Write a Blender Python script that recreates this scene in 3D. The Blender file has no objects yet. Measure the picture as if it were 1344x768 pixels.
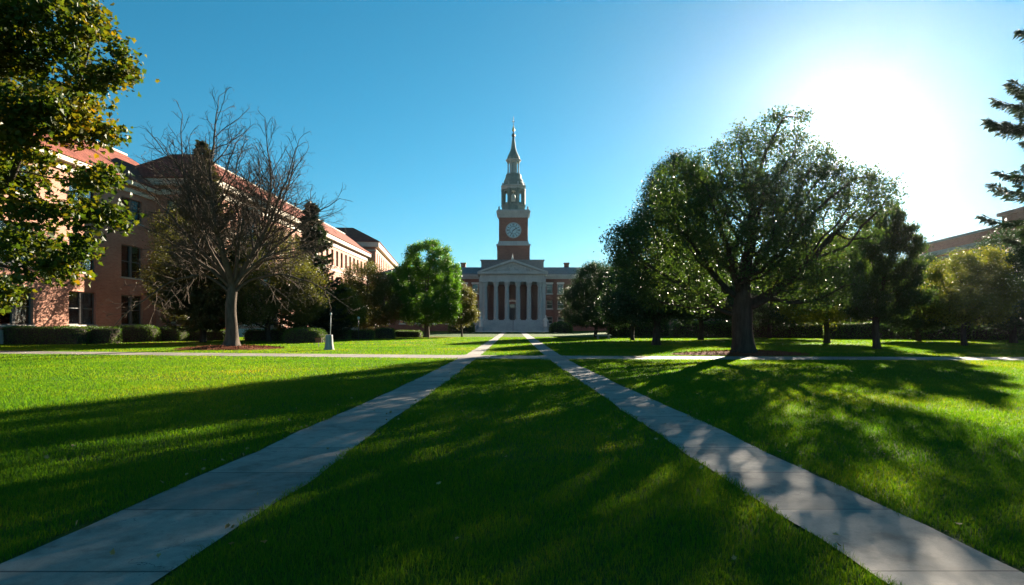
import bpy, bmesh, math, random
import numpy as np
from mathutils import Vector, Matrix

R = math.radians
scene = bpy.context.scene
col = scene.collection
rs = np.random.RandomState
HCAM, FPX, CX, YH = 1.6, 800.0, 672.0, 425.0

def gx(px, D): return (px - CX) / FPX * D
def gz(py, D): return HCAM + (YH - py) / FPX * D

# ---------------------------------------------------------------- materials
def new_mat(name):
    m = bpy.data.materials.new(name); m.use_nodes = True
    nt = m.node_tree; nt.nodes.clear()
    return m, nt, nt.nodes.new('ShaderNodeOutputMaterial')

def N(nt, t, **kw):
    n = nt.nodes.new(t)
    for k, v in kw.items():
        if k.startswith('in_'):
            key = k[3:]
            n.inputs[int(key) if key.isdigit() else key.replace('_', ' ')].default_value = v
        else: setattr(n, k, v)
    return n

def ramp(nt, fac, stops):
    r = nt.nodes.new('ShaderNodeValToRGB'); nt.links.new(fac, r.inputs[0])
    e = r.color_ramp.elements
    while len(e) < len(stops): e.new(0.5)
    for i, (p, c) in enumerate(stops):
        e[i].position = p; e[i].color = (*c, 1)
    return r.outputs[0]

def coords(nt, kind='Object', scale=(1, 1, 1)):
    tc = N(nt, 'ShaderNodeTexCoord'); mp = N(nt, 'ShaderNodeMapping'); mp.inputs['Scale'].default_value = scale
    nt.links.new(tc.outputs[kind], mp.inputs[0]); return mp.outputs[0]

def noise(nt, vec, scale, detail=6, rough=0.6):
    n = N(nt, 'ShaderNodeTexNoise'); n.inputs['Scale'].default_value = scale
    n.inputs['Detail'].default_value = detail; n.inputs['Roughness'].default_value = rough
    nt.links.new(vec, n.inputs['Vector']); return n.outputs[0]

def mixc(nt, fac, a, b, mode='MIX'):
    m = N(nt, 'ShaderNodeMix', data_type='RGBA', blend_type=mode)
    for s, v in ((m.inputs[0], fac), (m.inputs[6], a), (m.inputs[7], b)):
        if hasattr(v, 'is_output'): nt.links.new(v, s)
        else: s.default_value = v if not isinstance(v, tuple) else (*v[:3], 1)
    return m.outputs[2]

def bump(nt, h, strength=0.3, dist=0.05):
    b = N(nt, 'ShaderNodeBump'); b.inputs['Strength'].default_value = strength
    b.inputs['Distance'].default_value = dist; nt.links.new(h, b.inputs['Height']); return b.outputs[0]

def mat_noise(name, c1, c2, scale=3, rough=0.8, bmp=0.3, bdist=0.03, spec=0.3, metal=0, stretch=(1, 1, 1), c3=None, kind='Object'):
    m, nt, out = new_mat(name)
    v = coords(nt, kind, stretch)
    n1 = noise(nt, v, scale); n2 = noise(nt, v, scale * 7, 4)
    stops = [(0.3, c1), (0.7, c2)] if c3 is None else [(0.28, c1), (0.55, c2), (0.75, c3)]
    c = ramp(nt, n1, stops)
    c = mixc(nt, 0.35, c, ramp(nt, n2, [(0.25, (0.35,) * 3), (0.75, (1.0,) * 3)]), 'MULTIPLY')
    p = N(nt, 'ShaderNodeBsdfPrincipled'); nt.links.new(c, p.inputs['Base Color'])
    p.inputs['Roughness'].default_value = rough; p.inputs['Specular IOR Level'].default_value = spec
    p.inputs['Metallic'].default_value = metal
    if bmp: nt.links.new(bump(nt, n2, bmp, bdist), p.inputs['Normal'])
    nt.links.new(p.outputs[0], out.inputs[0]); return m

def mat_brick(name, c1, c2, mortar, bw=0.42, bh=0.14):
    m, nt, out = new_mat(name)
    v = coords(nt, 'UV')
    b = N(nt, 'ShaderNodeTexBrick'); nt.links.new(v, b.inputs['Vector'])
    b.inputs['Color1'].default_value = (*c1, 1); b.inputs['Color2'].default_value = (*c2, 1); b.inputs['Mortar'].default_value = (*mortar, 1)
    b.inputs['Scale'].default_value = 1; b.inputs['Brick Width'].default_value = bw; b.inputs['Row Height'].default_value = bh
    b.inputs['Mortar Size'].default_value = 0.012; b.inputs['Mortar Smooth'].default_value = 0.3
    big = noise(nt, v, 0.35, 5); fine = noise(nt, v, 6, 4)
    c = mixc(nt, 0.55, b.outputs[0], ramp(nt, big, [(0.3, (0.62,) * 3), (0.7, (1.1,) * 3)]), 'MULTIPLY')
    c = mixc(nt, 0.4, c, ramp(nt, fine, [(0.25, (0.55,) * 3), (0.75, (1.15,) * 3)]), 'MULTIPLY')
    p = N(nt, 'ShaderNodeBsdfPrincipled'); nt.links.new(c, p.inputs['Base Color']); p.inputs['Roughness'].default_value = 0.85
    p.inputs['Specular IOR Level'].default_value = 0.2
    nt.links.new(bump(nt, b.outputs['Fac'], -0.4, 0.02), p.inputs['Normal'])
    nt.links.new(p.outputs[0], out.inputs[0]); return m

def mat_leaf(name, cols, transl=0.45, tcol=(1.5, 1.35, 0.6), clump=0.5, rough=0.5, spec=0.25):
    """cols: list of base colours picked per leaf; clump: scale of the slow colour drift"""
    m, nt, out = new_mat(name)
    g = N(nt, 'ShaderNodeNewGeometry')
    v = coords(nt, 'Object')
    n1 = noise(nt, v, clump, 3)
    ma = N(nt, 'ShaderNodeMath', operation='MULTIPLY_ADD'); nt.links.new(g.outputs['Random Per Island'], ma.inputs[0])
    ma.inputs[1].default_value = 0.55
    mb = N(nt, 'ShaderNodeMath', operation='MULTIPLY_ADD'); nt.links.new(n1, mb.inputs[0]); mb.inputs[1].default_value = 1.3; mb.inputs[2].default_value = -0.43
    nt.links.new(mb.outputs[0], ma.inputs[2])
    c = ramp(nt, ma.outputs[0], [(i / max(1, len(cols) - 1), cc) for i, cc in enumerate(cols)])
    p = N(nt, 'ShaderNodeBsdfPrincipled'); nt.links.new(c, p.inputs['Base Color'])
    p.inputs['Roughness'].default_value = rough; p.inputs['Specular IOR Level'].default_value = spec
    t = N(nt, 'ShaderNodeBsdfTranslucent'); nt.links.new(mixc(nt, 1.0, c, tcol, 'MULTIPLY'), t.inputs[0])
    mx = N(nt, 'ShaderNodeMixShader'); mx.inputs[0].default_value = transl
    nt.links.new(p.outputs[0], mx.inputs[1]); nt.links.new(t.outputs[0], mx.inputs[2])
    nt.links.new(mx.outputs[0], out.inputs[0]); return m

def mat_glass(name, tint, alpha=0.6):
    m, nt, out = new_mat(name)
    g = N(nt, 'ShaderNodeBsdfGlossy'); g.inputs['Roughness'].default_value = 0.04; g.inputs[0].default_value = (0.8, 0.9, 0.9, 1)
    v = coords(nt, 'Object'); nt.links.new(bump(nt, noise(nt, v, 1.3, 2), 0.05, 0.1), g.inputs['Normal'])
    t = N(nt, 'ShaderNodeBsdfTransparent'); t.inputs[0].default_value = (*tint, 1)
    f = N(nt, 'ShaderNodeFresnel'); f.inputs[0].default_value = 1.6
    ad = N(nt, 'ShaderNodeMath', operation='ADD'); nt.links.new(f.outputs[0], ad.inputs[0]); ad.inputs[1].default_value = 0.1
    mx = N(nt, 'ShaderNodeMixShader'); nt.links.new(ad.outputs[0], mx.inputs[0])
    nt.links.new(t.outputs[0], mx.inputs[1]); nt.links.new(g.outputs[0], mx.inputs[2])
    nt.links.new(mx.outputs[0], out.inputs[0]); return m

def mat_pane(name, c):
    m, nt, out = new_mat(name)
    p = N(nt, 'ShaderNodeBsdfPrincipled'); p.inputs['Base Color'].default_value = (*c, 1)
    p.inputs['Roughness'].default_value = 0.08; p.inputs['Specular IOR Level'].default_value = 0.8
    v = coords(nt, 'Object'); nt.links.new(bump(nt, noise(nt, v, 1.1, 2), 0.06, 0.1), p.inputs['Normal'])
    nt.links.new(p.outputs[0], out.inputs[0]); return m

M = {}
M['brick_pink'] = mat_brick('brick_pink', (0.48, 0.225, 0.15), (0.40, 0.17, 0.105), (0.46, 0.32, 0.25))
M['brick_hall'] = mat_brick('brick_hall', (0.225, 0.10, 0.073), (0.17, 0.075, 0.055), (0.24, 0.17, 0.14))
M['brick_dark'] = mat_brick('brick_dark', (0.25, 0.12, 0.09), (0.19, 0.09, 0.07), (0.25, 0.19, 0.16))
M['stone'] = mat_noise('stone', (0.40, 0.37, 0.31), (0.55, 0.52, 0.45), 1.2, 0.85, 0.2)
M['cream'] = mat_noise('cream_trim', (0.55, 0.47, 0.36), (0.68, 0.60, 0.48), 1.5, 0.8, 0.15)
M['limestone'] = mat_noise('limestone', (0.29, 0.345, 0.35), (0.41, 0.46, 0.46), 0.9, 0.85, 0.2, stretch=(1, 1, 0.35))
M['copper'] = mat_noise('verdigris', (0.10, 0.145, 0.13), (0.20, 0.26, 0.235), 1.0, 0.7, 0.2, stretch=(1, 1, 0.3), spec=0.4)
M['slate'] = mat_noise('slate_roof', (0.10, 0.12, 0.13), (0.17, 0.19, 0.19), 2.5, 0.6, 0.3, stretch=(1, 1, 1))
M['white'] = mat_noise('white_paint', (0.62, 0.62, 0.58), (0.76, 0.75, 0.70), 3, 0.6, 0.1)
M['dark_metal'] = mat_noise('dark_metal', (0.03, 0.035, 0.035), (0.06, 0.06, 0.06), 6, 0.5, 0.1, spec=0.5)
M['gold'] = mat_noise('gilt', (0.5, 0.33, 0.08), (0.65, 0.45, 0.14), 5, 0.35, 0.1, metal=0.8)
M['clock'] = mat_noise('clock_face', (0.28, 0.50, 0.58), (0.42, 0.62, 0.68), 2, 0.5, 0.05)
M['frame_dark'] = mat_noise('window_frame', (0.10, 0.10, 0.095), (0.16, 0.155, 0.145), 5, 0.6, 0.1)
M['blind'] = mat_noise('blind', (0.70, 0.74, 0.68), (0.80, 0.83, 0.78), 2, 0.8, 0.05)
M['glass'] = mat_glass('window_glass', (0.84, 0.92, 0.90))
M['pane'] = mat_pane('pane_dark', (0.02, 0.03, 0.035))
M['bark'] = mat_noise('bark', (0.055, 0.042, 0.032), (0.14, 0.11, 0.085), 2.2, 0.95, 0.8, 0.05, stretch=(3, 3, 0.6), spec=0.1)
M['bark_dark'] = mat_noise('bark_dark', (0.03, 0.024, 0.02), (0.075, 0.06, 0.048), 2.2, 0.95, 0.8, 0.05, stretch=(3, 3, 0.6), spec=0.1)
M['wood_brown'] = mat_noise('painted_board', (0.22, 0.07, 0.04), (0.30, 0.11, 0.06), 6, 0.7, 0.1)
M['concrete_post'] = mat_noise('cast_concrete', (0.28, 0.27, 0.25), (0.42, 0.40, 0.37), 5, 0.9, 0.3, stretch=(3, 3, 0.4))
M['mulch'] = mat_noise('bark_mulch', (0.10, 0.035, 0.02), (0.24, 0.085, 0.045), 5, 0.95, 0.9, 0.05, spec=0.05, c3=(0.15, 0.06, 0.035))

def mat_rooftile():
    m, nt, out = new_mat('red_roof_tile')
    v = coords(nt, 'UV')
    b = N(nt, 'ShaderNodeTexBrick'); nt.links.new(v, b.inputs['Vector'])
    b.inputs['Color1'].default_value = (0.27, 0.088, 0.06, 1); b.inputs['Color2'].default_value = (0.19, 0.06, 0.043, 1); b.inputs['Mortar'].default_value = (0.07, 0.025, 0.02, 1)
    b.inputs['Scale'].default_value = 1; b.inputs['Brick Width'].default_value = 0.5; b.inputs['Row Height'].default_value = 0.4; b.inputs['Mortar Size'].default_value = 0.03
    c = mixc(nt, 0.6, b.outputs[0], ramp(nt, noise(nt, v, 0.6, 5), [(0.3, (0.6,) * 3), (0.7, (1.15,) * 3)]), 'MULTIPLY')
    p = N(nt, 'ShaderNodeBsdfPrincipled'); nt.links.new(c, p.inputs['Base Color']); p.inputs['Roughness'].default_value = 0.9; p.inputs['Specular IOR Level'].default_value = 0.08
    nt.links.new(bump(nt, b.outputs['Fac'], -0.5, 0.04), p.inputs['Normal'])
    nt.links.new(p.outputs[0], out.inputs[0]); return m
M['tile'] = mat_rooftile()

def mat_path():
    m, nt, out = new_mat('path_concrete')
    v = coords(nt, 'UV'); vo = coords(nt, 'Object')
    sp = N(nt, 'ShaderNodeSeparateXYZ'); nt.links.new(v, sp.inputs[0])
    d = N(nt, 'ShaderNodeMath', operation='DIVIDE'); nt.links.new(sp.outputs[1], d.inputs[0]); d.inputs[1].default_value = 1.3
    wob = N(nt, 'ShaderNodeMath', operation='MULTIPLY_ADD'); nt.links.new(noise(nt, vo, 4, 3), wob.inputs[0]); wob.inputs[1].default_value = 0.008; nt.links.new(d.outputs[0], wob.inputs[2])
    fr = N(nt, 'ShaderNodeMath', operation='FRACT'); nt.links.new(wob.outputs[0], fr.inputs[0])
    lt = N(nt, 'ShaderNodeMath', operation='LESS_THAN'); nt.links.new(fr.outputs[0], lt.inputs[0]); lt.inputs[1].default_value = 0.017
    fl = N(nt, 'ShaderNodeMath', operation='FLOOR'); nt.links.new(wob.outputs[0], fl.inputs[0])
    wn = N(nt, 'ShaderNodeTexWhiteNoise', noise_dimensions='1D'); nt.links.new(fl.outputs[0], wn.inputs['W'])
    big = noise(nt, vo, 0.8, 7, 0.65); fine = noise(nt, vo, 90, 3, 0.7); mid = noise(nt, vo, 9, 6, 0.7)
    c = ramp(nt, big, [(0.3, (0.185, 0.165, 0.14)), (0.7, (0.31, 0.28, 0.24))])
    c = mixc(nt, 0.5, c, ramp(nt, fine, [(0.3, (0.62,) * 3), (0.7, (1.15,) * 3)]), 'MULTIPLY')
    c = mixc(nt, 0.5, c, ramp(nt, mid, [(0.35, (0.7,) * 3), (0.6, (1.05,) * 3)]), 'MULTIPLY')
    c = mixc(nt, 0.8, c, ramp(nt, wn.outputs[0], [(0.0, (0.72,) * 3), (1.0, (1.1,) * 3)]), 'MULTIPLY')
    st = noise(nt, vo, 2.6, 8, 0.72)
    c = mixc(nt, 0.7, c, ramp(nt, st, [(0.36, (0.5, 0.48, 0.45)), (0.5, (1.0,) * 3)]), 'MULTIPLY')
    c = mixc(nt, lt.outputs[0], c, (0.06, 0.055, 0.05))
    vc = N(nt, 'ShaderNodeTexVoronoi', feature='DISTANCE_TO_EDGE'); vc.inputs['Scale'].default_value = 0.45
    dv = N(nt, 'ShaderNodeVectorMath', operation='ADD'); nt.links.new(vo, dv.inputs[0])
    nn = N(nt, 'ShaderNodeTexNoise'); nn.inputs['Scale'].default_value = 3; nn.inputs['Detail'].default_value = 6; nt.links.new(vo, nn.inputs['Vector'])
    nt.links.new(nn.outputs[1], dv.inputs[1]); nt.links.new(dv.outputs[0], vc.inputs['Vector'])
    ck = N(nt, 'ShaderNodeMath', operation='LESS_THAN'); nt.links.new(vc.outputs['Distance'], ck.inputs[0]); ck.inputs[1].default_value = 0.0025
    gate = N(nt, 'ShaderNodeMath', operation='GREATER_THAN'); nt.links.new(big, gate.inputs[0]); gate.inputs[1].default_value = 0.55
    cg = N(nt, 'ShaderNodeMath', operation='MULTIPLY'); nt.links.new(ck.outputs[0], cg.inputs[0]); nt.links.new(gate.outputs[0], cg.inputs[1])
    c = mixc(nt, cg.outputs[0], c, (0.10, 0.095, 0.085))
    p = N(nt, 'ShaderNodeBsdfPrincipled'); nt.links.new(c, p.inputs['Base Color']); p.inputs['Roughness'].default_value = 0.8
    p.inputs['Specular IOR Level'].default_value = 0.3
    nt.links.new(bump(nt, fine, 0.35, 0.006), p.inputs['Normal'])
    nt.links.new(p.outputs[0], out.inputs[0]); return m
M['path'] = mat_path()

def mat_lawn():
    m, nt, out = new_mat('lawn_turf')
    v = coords(nt, 'Object')
    a = noise(nt, v, 0.09, 5, 0.6); b = noise(nt, v, 1.6, 5, 0.7); c_ = noise(nt, v, 26, 4, 0.75)
    c = ramp(nt, a, [(0.3, (0.040, 0.095, 0.012)), (0.7, (0.075, 0.135, 0.014))])
    c = mixc(nt, 0.45, c, ramp(nt, b, [(0.3, (0.6,) * 3), (0.7, (1.15,) * 3)]), 'MULTIPLY')
    c = mixc(nt, 0.75, c, ramp(nt, c_, [(0.3, (0.3,) * 3), (0.7, (1.25,) * 3)]), 'MULTIPLY')
    p = N(nt, 'ShaderNodeBsdfPrincipled'); nt.links.new(c, p.inputs['Base Color']); p.inputs['Roughness'].default_value = 0.9
    p.inputs['Specular IOR Level'].default_value = 0.1
    nt.links.new(bump(nt, c_, 1.0, 0.08), p.inputs['Normal'])
    nt.links.new(p.outputs[0], out.inputs[0]); return m
M['lawn'] = mat_lawn()
M['grass'] = mat_leaf('grass_blades', [(0.017, 0.08, 0.011), (0.030, 0.112, 0.012), (0.048, 0.138, 0.013), (0.08, 0.152, 0.016), (0.16, 0.165, 0.04)], 0.55, (2.45, 1.75, 0.28), 0.18, 0.6, 0.05)
M['leaf_big'] = mat_leaf('leaves_big', [(0.018, 0.045, 0.018), (0.03, 0.065, 0.022), (0.055, 0.085, 0.02)], 0.4, (1.7, 1.5, 0.45), 0.35)
M['leaf_dark'] = mat_leaf('leaves_dark', [(0.012, 0.032, 0.018), (0.02, 0.048, 0.022), (0.035, 0.062, 0.02)], 0.3, (1.5, 1.4, 0.5), 0.4)
M['leaf_fresh'] = mat_leaf('leaves_fresh', [(0.04, 0.12, 0.02), (0.055, 0.15, 0.02), (0.09, 0.19, 0.022)], 0.45, (1.7, 1.5, 0.4), 0.5)
M['leaf_olive'] = mat_leaf('leaves_olive', [(0.045, 0.065, 0.018), (0.07, 0.085, 0.022), (0.10, 0.10, 0.028)], 0.4, (1.7, 1.4, 0.5), 0.5)
M['leaf_yellow'] = mat_leaf('leaves_yellow_green', [(0.05, 0.085, 0.014), (0.085, 0.12, 0.016), (0.13, 0.14, 0.018)], 0.5, (1.8, 1.5, 0.4), 0.4)
M['leaf_maple'] = mat_leaf('leaves_maple', [(0.018, 0.048, 0.010), (0.03, 0.066, 0.012), (0.05, 0.085, 0.012), (0.10, 0.105, 0.012), (0.19, 0.115, 0.012)], 0.45, (1.7, 1.3, 0.35), 0.45)
M['needle'] = mat_leaf('needles', [(0.014, 0.032, 0.018), (0.024, 0.045, 0.022), (0.04, 0.055, 0.024)], 0.2, (1.3, 1.3, 0.6), 0.6)
M['needle_olive'] = mat_leaf('needles_olive', [(0.035, 0.048, 0.016), (0.06, 0.068, 0.022), (0.09, 0.088, 0.03)], 0.25, (1.4, 1.3, 0.5), 0.6)
M['hedge'] = mat_leaf('hedge_leaves', [(0.032, 0.085, 0.016), (0.055, 0.12, 0.02), (0.09, 0.15, 0.026)], 0.3, (1.6, 1.4, 0.4), 0.9)
M['red_leaf'] = mat_leaf('red_leaves', [(0.12, 0.02, 0.012), (0.2, 0.04, 0.02), (0.12, 0.06, 0.02)], 0.4, (1.6, 1.2, 0.6), 0.9)

# ---------------------------------------------------------------- mesh helpers
def obj(name, mesh, parent=None):
    o = bpy.data.objects.new(name, mesh); col.objects.link(o)
    if parent is not None: o.parent = parent
    return o

def np_mesh(name, V, polys, mats, mat_idx=None, smooth=False):
    me = bpy.data.meshes.new(name)
    V = np.asarray(V, np.float32)
    me.vertices.add(len(V)); me.vertices.foreach_set('co', V.ravel())
    polys = [np.asarray(p, np.int32) for p in polys if len(p)]
    loops = np.concatenate([p.ravel() for p in polys])
    tot = np.concatenate([np.full(len(p), p.shape[1], np.int32) for p in polys])
    start = np.concatenate([[0], np.cumsum(tot)[:-1]]).astype(np.int32)
    me.loops.add(len(loops)); me.loops.foreach_set('vertex_index', loops)
    me.polygons.add(len(tot)); me.polygons.foreach_set('loop_start', start); me.polygons.foreach_set('loop_total', tot)
    if smooth: me.polygons.foreach_set('use_smooth', np.ones(len(tot), bool))
    if mat_idx is not None: me.polygons.foreach_set('material_index', np.asarray(mat_idx, np.int32))
    for m in (mats if isinstance(mats, (list, tuple)) else [mats]): me.materials.append(m)
    me.update(calc_edges=True)
    return me

class MB:
    """collects faces; build() links them as one mesh object with metre-scaled UVs"""
    def __init__(s): s.v = []; s.f = []; s.sm = []
    def face(s, pts, smooth=False):
        b = len(s.v); s.v += [tuple(p) for p in pts]; s.f.append(tuple(range(b, b + len(pts)))); s.sm.append(smooth)
    def box(s, x0, x1, y0, y1, z0, z1, mtx=None):
        c = [(x0, y0, z0), (x1, y0, z0), (x1, y1, z0), (x0, y1, z0), (x0, y0, z1), (x1, y0, z1), (x1, y1, z1), (x0, y1, z1)]
        if mtx is not None: c = [tuple(mtx @ Vector(p)) for p in c]
        b = len(s.v); s.v += c
        for q in ((0, 3, 2, 1), (4, 5, 6, 7), (0, 1, 5, 4), (1, 2, 6, 5), (2, 3, 7, 6), (3, 0, 4, 7)):
            s.f.append(tuple(b + i for i in q)); s.sm.append(False)
    def lathe(s, prof, n=24, c=(0, 0, 0), rot=0.0, smooth=True, caps=True):
        b = len(s.v)
        for r, z in prof:
            for i in range(n):
                a = rot + 2 * math.pi * i / n
                s.v.append((c[0] + r * math.cos(a), c[1] + r * math.sin(a), c[2] + z))
        for k in range(len(prof) - 1):
            for i in range(n):
                j = (i + 1) % n
                s.f.append((b + k * n + i, b + k * n + j, b + (k + 1) * n + j, b + (k + 1) * n + i)); s.sm.append(smooth)
        if caps:
            s.f.append(tuple(b + i for i in reversed(range(n)))); s.sm.append(False)
            t = b + (len(prof) - 1) * n
            s.f.append(tuple(t + i for i in range(n))); s.sm.append(False)
    def tube(s, p, q, r0, r1=None, n=8, smooth=True):
        p, q = Vector(p), Vector(q); r1 = r0 if r1 is None else r1
        d = (q - p).normalized(); u = d.orthogonal().normalized(); w = d.cross(u)
        b = len(s.v)
        for c, r in ((p, r0), (q, r1)):
            for i in range(n):
                a = 2 * math.pi * i / n; s.v.append(tuple(c + (u * math.cos(a) + w * math.sin(a)) * r))
        for i in range(n):
            j = (i + 1) % n; s.f.append((b + i, b + j, b + n + j, b + n + i)); s.sm.append(smooth)
        s.f.append(tuple(b + i for i in reversed(range(n)))); s.sm.append(False)
        s.f.append(tuple(b + n + i for i in range(n))); s.sm.append(False)
    def mesh(s, name, mat):
        me = bpy.data.meshes.new(name); me.from_pydata(s.v, [], s.f)
        me.polygons.foreach_set('use_smooth', s.sm)
        me.materials.append(mat)
        uv = me.uv_layers.new(name='UVMap').data
        for p in me.polygons:
            n = p.normal
            if abs(n.z) > 0.95: t, w = Vector((1, 0, 0)), Vector((0, 1, 0))
            else:
                t = Vector((-n.y, n.x, 0)).normalized(); w = n.cross(t)
                if abs(n.z) < 0.2: w = Vector((0, 0, 1))
            for li in p.loop_indices:
                co = me.vertices[me.loops[li].vertex_index].co
                uv[li].uv = (co.dot(t), co.dot(w))
        me.update(); return me
    def build(s, name, mat, parent=None): return obj(name, s.mesh(name, mat), parent)

def tag(o, label, cat, group=None, kind=None):
    if label: o['label'] = label
    if cat: o['category'] = cat
    if group: o['group'] = group
    if kind: o['kind'] = kind
    return o

def thing(name, label, cat, loc=(0, 0, 0), rz=0, group=None):
    o = bpy.data.objects.new(name, None); col.objects.link(o); o.empty_display_size = 0.3
    o.location = loc; o.rotation_euler = (0, 0, rz)
    return tag(o, label, cat, group)

# ---------------------------------------------------------------- foliage
LEAF = (np.array([(0, 0, 0), (0.32, 0.42, 0.06), (0, 1, -0.05), (-0.32, 0.42, 0.06)]), [(0, 1, 2, 3)])
NARROW = (np.array([(0, 0, 0), (0.14, 0.45, 0.03), (0, 1, -0.06), (-0.14, 0.45, 0.03)]), [(0, 1, 2, 3)])
_mp = [(0, 0), (0.10, 0.13), (0.40, 0.05), (0.33, 0.25), (0.56, 0.50), (0.30, 0.55), (0.30, 0.72), (0.17, 0.70), (0, 1.0)]
MAPLE = (np.array([(x, y, abs(x) * 0.3 - 0.12 * y * y) for x, y in _mp] + [(-x, y, abs(x) * 0.3 - 0.12 * y * y) for x, y in _mp[1:-1]]),
         [tuple(range(9)), (0, 8) + tuple(range(15, 8, -1))])

def unit(a): return a / np.maximum(np.linalg.norm(a, axis=-1, keepdims=True), 1e-9)

def scatter_leaves(pos, size, tmpl, r, direction=None, up_bias=0.3):
    """returns verts, polys of one leaf per position"""
    T, F = tmpl
    n = len(pos)
    a = r.normal(size=(n, 3))
    if direction is not None: a = a * 0.6 + direction
    else: a[:, 2] -= 0.25
    a = unit(a)
    b = r.normal(size=(n, 3)); b[:, 2] += up_bias * 3
    b = unit(b - (b * a).sum(1, keepdims=True) * a)
    c = np.cross(a, b)
    V = (pos[:, None, :] + size[:, None, None] * (T[None, :, 0:1] * c[:, None, :] + T[None, :, 1:2] * a[:, None, :] + T[None, :, 2:3] * b[:, None, :]))
    k = len(T); off = (np.arange(n) * k)[:, None]
    return V.reshape(-1, 3), [np.array(f)[None, :] + off for f in F]

def colonize(trunk, attract, step, kill, r, maxit=260, jitter=0.12, trop=(0, 0, 0.0)):
    nodes = [np.asarray(p, float) for p in trunk]; parent = [-1] + list(range(len(trunk) - 1))
    A = np.asarray(attract, float)
    P = np.array(nodes)
    d = np.linalg.norm(A[:, None, :] - P[None, max(0, len(P) - 6):, :], axis=2)
    near = d.argmin(1) + max(0, len(P) - 6); nd = d.min(1)
    trop = np.asarray(trop)
    last = set()
    for it in range(maxit):
        if len(A) == 0: break
        P = np.array(nodes)
        vec = unit(A - P[near])
        acc = np.zeros((len(nodes), 3)); np.add.at(acc, near, vec)
        act = np.unique(near)
        dirs = unit(unit(acc[act]) + r.normal(size=(len(act), 3)) * jitter + trop)
        newp = P[act] + dirs * step
        keep = []
        key = set()
        for q, pn in zip(newp, act):
            kk = (int(pn), tuple(np.round(q / (step * 0.5)).astype(int)))
            keep.append(kk not in last); key.add(kk)
        last |= key
        keep = np.array(keep)
        if not keep.any():
            keep = np.ones(len(keep), bool)
            A_keep = r.rand(len(A)) > 0.3
            A, near, nd = A[A_keep], near[A_keep], nd[A_keep]
            if len(A) == 0: break
        base = len(nodes)
        newp, act = newp[keep], act[keep]
        for q, pn in zip(newp, act): nodes.append(q); parent.append(int(pn))
        d = np.linalg.norm(A[:, None, :] - newp[None, :, :], axis=2)
        j = d.argmin(1); dm = d[np.arange(len(A)), j]
        up = dm < nd
        near = np.where(up, j + base, near); nd = np.where(up, dm, nd)
        al = nd > kill
        A, near, nd = A[al], near[al], nd[al]
    return np.array(nodes), np.array(parent)

def radii(parent, tip, expo=2.35, root=None):
    n = len(parent); acc = np.zeros(n); has = np.zeros(n, bool)
    for i in range(n - 1, 0, -1):
        rr = acc[i] if has[i] else tip ** expo
        acc[i] = rr; acc[parent[i]] += rr; has[parent[i]] = True
    rad = np.maximum(acc, tip ** expo) ** (1 / expo)
    if root:
        k = (root - tip) / max(rad[0] - tip, 1e-6); rad = tip + (rad - tip) * k
    return rad

def tubes(nodes, parent, rad, flare_h=0.0, flare=0.8, kmin=3):
    n = len(nodes); kids = [[] for _ in range(n)]
    for i in range(1, n): kids[parent[i]].append(i)
    chains = []; stack = [(0, None)]
    while stack:
        s, p = stack.pop(); ch = ([p] if p is not None else []) + [s]; cur = s
        while kids[cur]:
            ks = sorted(kids[cur], key=lambda i: -rad[i])
            for o in ks[1:]: stack.append((o, cur))
            cur = ks[0]; ch.append(cur)
        chains.append((ch, p is not None))
    V, F = [], []; b = 0
    z0 = nodes[0][2]
    for ch, branched in chains:
        pts = nodes[ch]; rr = rad[ch].copy()
        if branched: rr[0] = min(rr[0], rr[1] * 1.15)
        if len(pts) < 2: continue
        k = 12 if rr[0] > 0.2 else 7 if rr[0] > 0.06 else 5 if rr[0] > 0.03 else kmin
        tg = np.gradient(pts, axis=0); tg = unit(tg)
        ref = np.array([1.0, 0.13, 0.07]) if abs(tg[0][0]) < 0.8 else np.array([0.1, 1.0, 0.1])
        u = unit(np.cross(tg, ref)); w = np.cross(tg, u)
        ang = np.arange(k) * 2 * np.pi / k
        if flare_h and not branched:
            h = pts[:, 2] - z0
            f = flare * np.exp(-h / flare_h)
            lob = 1 + f[:, None] * (1 + 0.45 * np.sin(ang * 5 + 1.0)[None, :])
        else: lob = np.ones((len(pts), k))
        ring = pts[:, None, :] + (rr[:, None] * lob)[:, :, None] * (np.cos(ang)[None, :, None] * u[:, None, :] + np.sin(ang)[None, :, None] * w[:, None, :])
        V.append(ring.reshape(-1, 3))
        m = len(pts); i = np.arange(m - 1)[:, None] * k; a = np.arange(k)[None, :]; a2 = (a + 1) % k
        F.append((b + np.stack([i + a, i + a2, i + k + a2, i + k + a], -1)).reshape(-1, 4)); b += m * k
    return np.concatenate(V), np.concatenate(F)

def blob_points(blobs, n, r, shell=0.55):
    w = np.array([bb[3] * bb[4] * bb[5] for bb in blobs]); w = w / w.sum()
    out = []
    for bb, c in zip(blobs, r.multinomial(n, w)):
        d = unit(r.normal(size=(c, 3))); rad = r.rand(c) ** (1 / 3 * shell)
        out.append(np.array(bb[:3]) + d * rad[:, None] * np.array(bb[3:6]))
    return np.concatenate(out)

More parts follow.
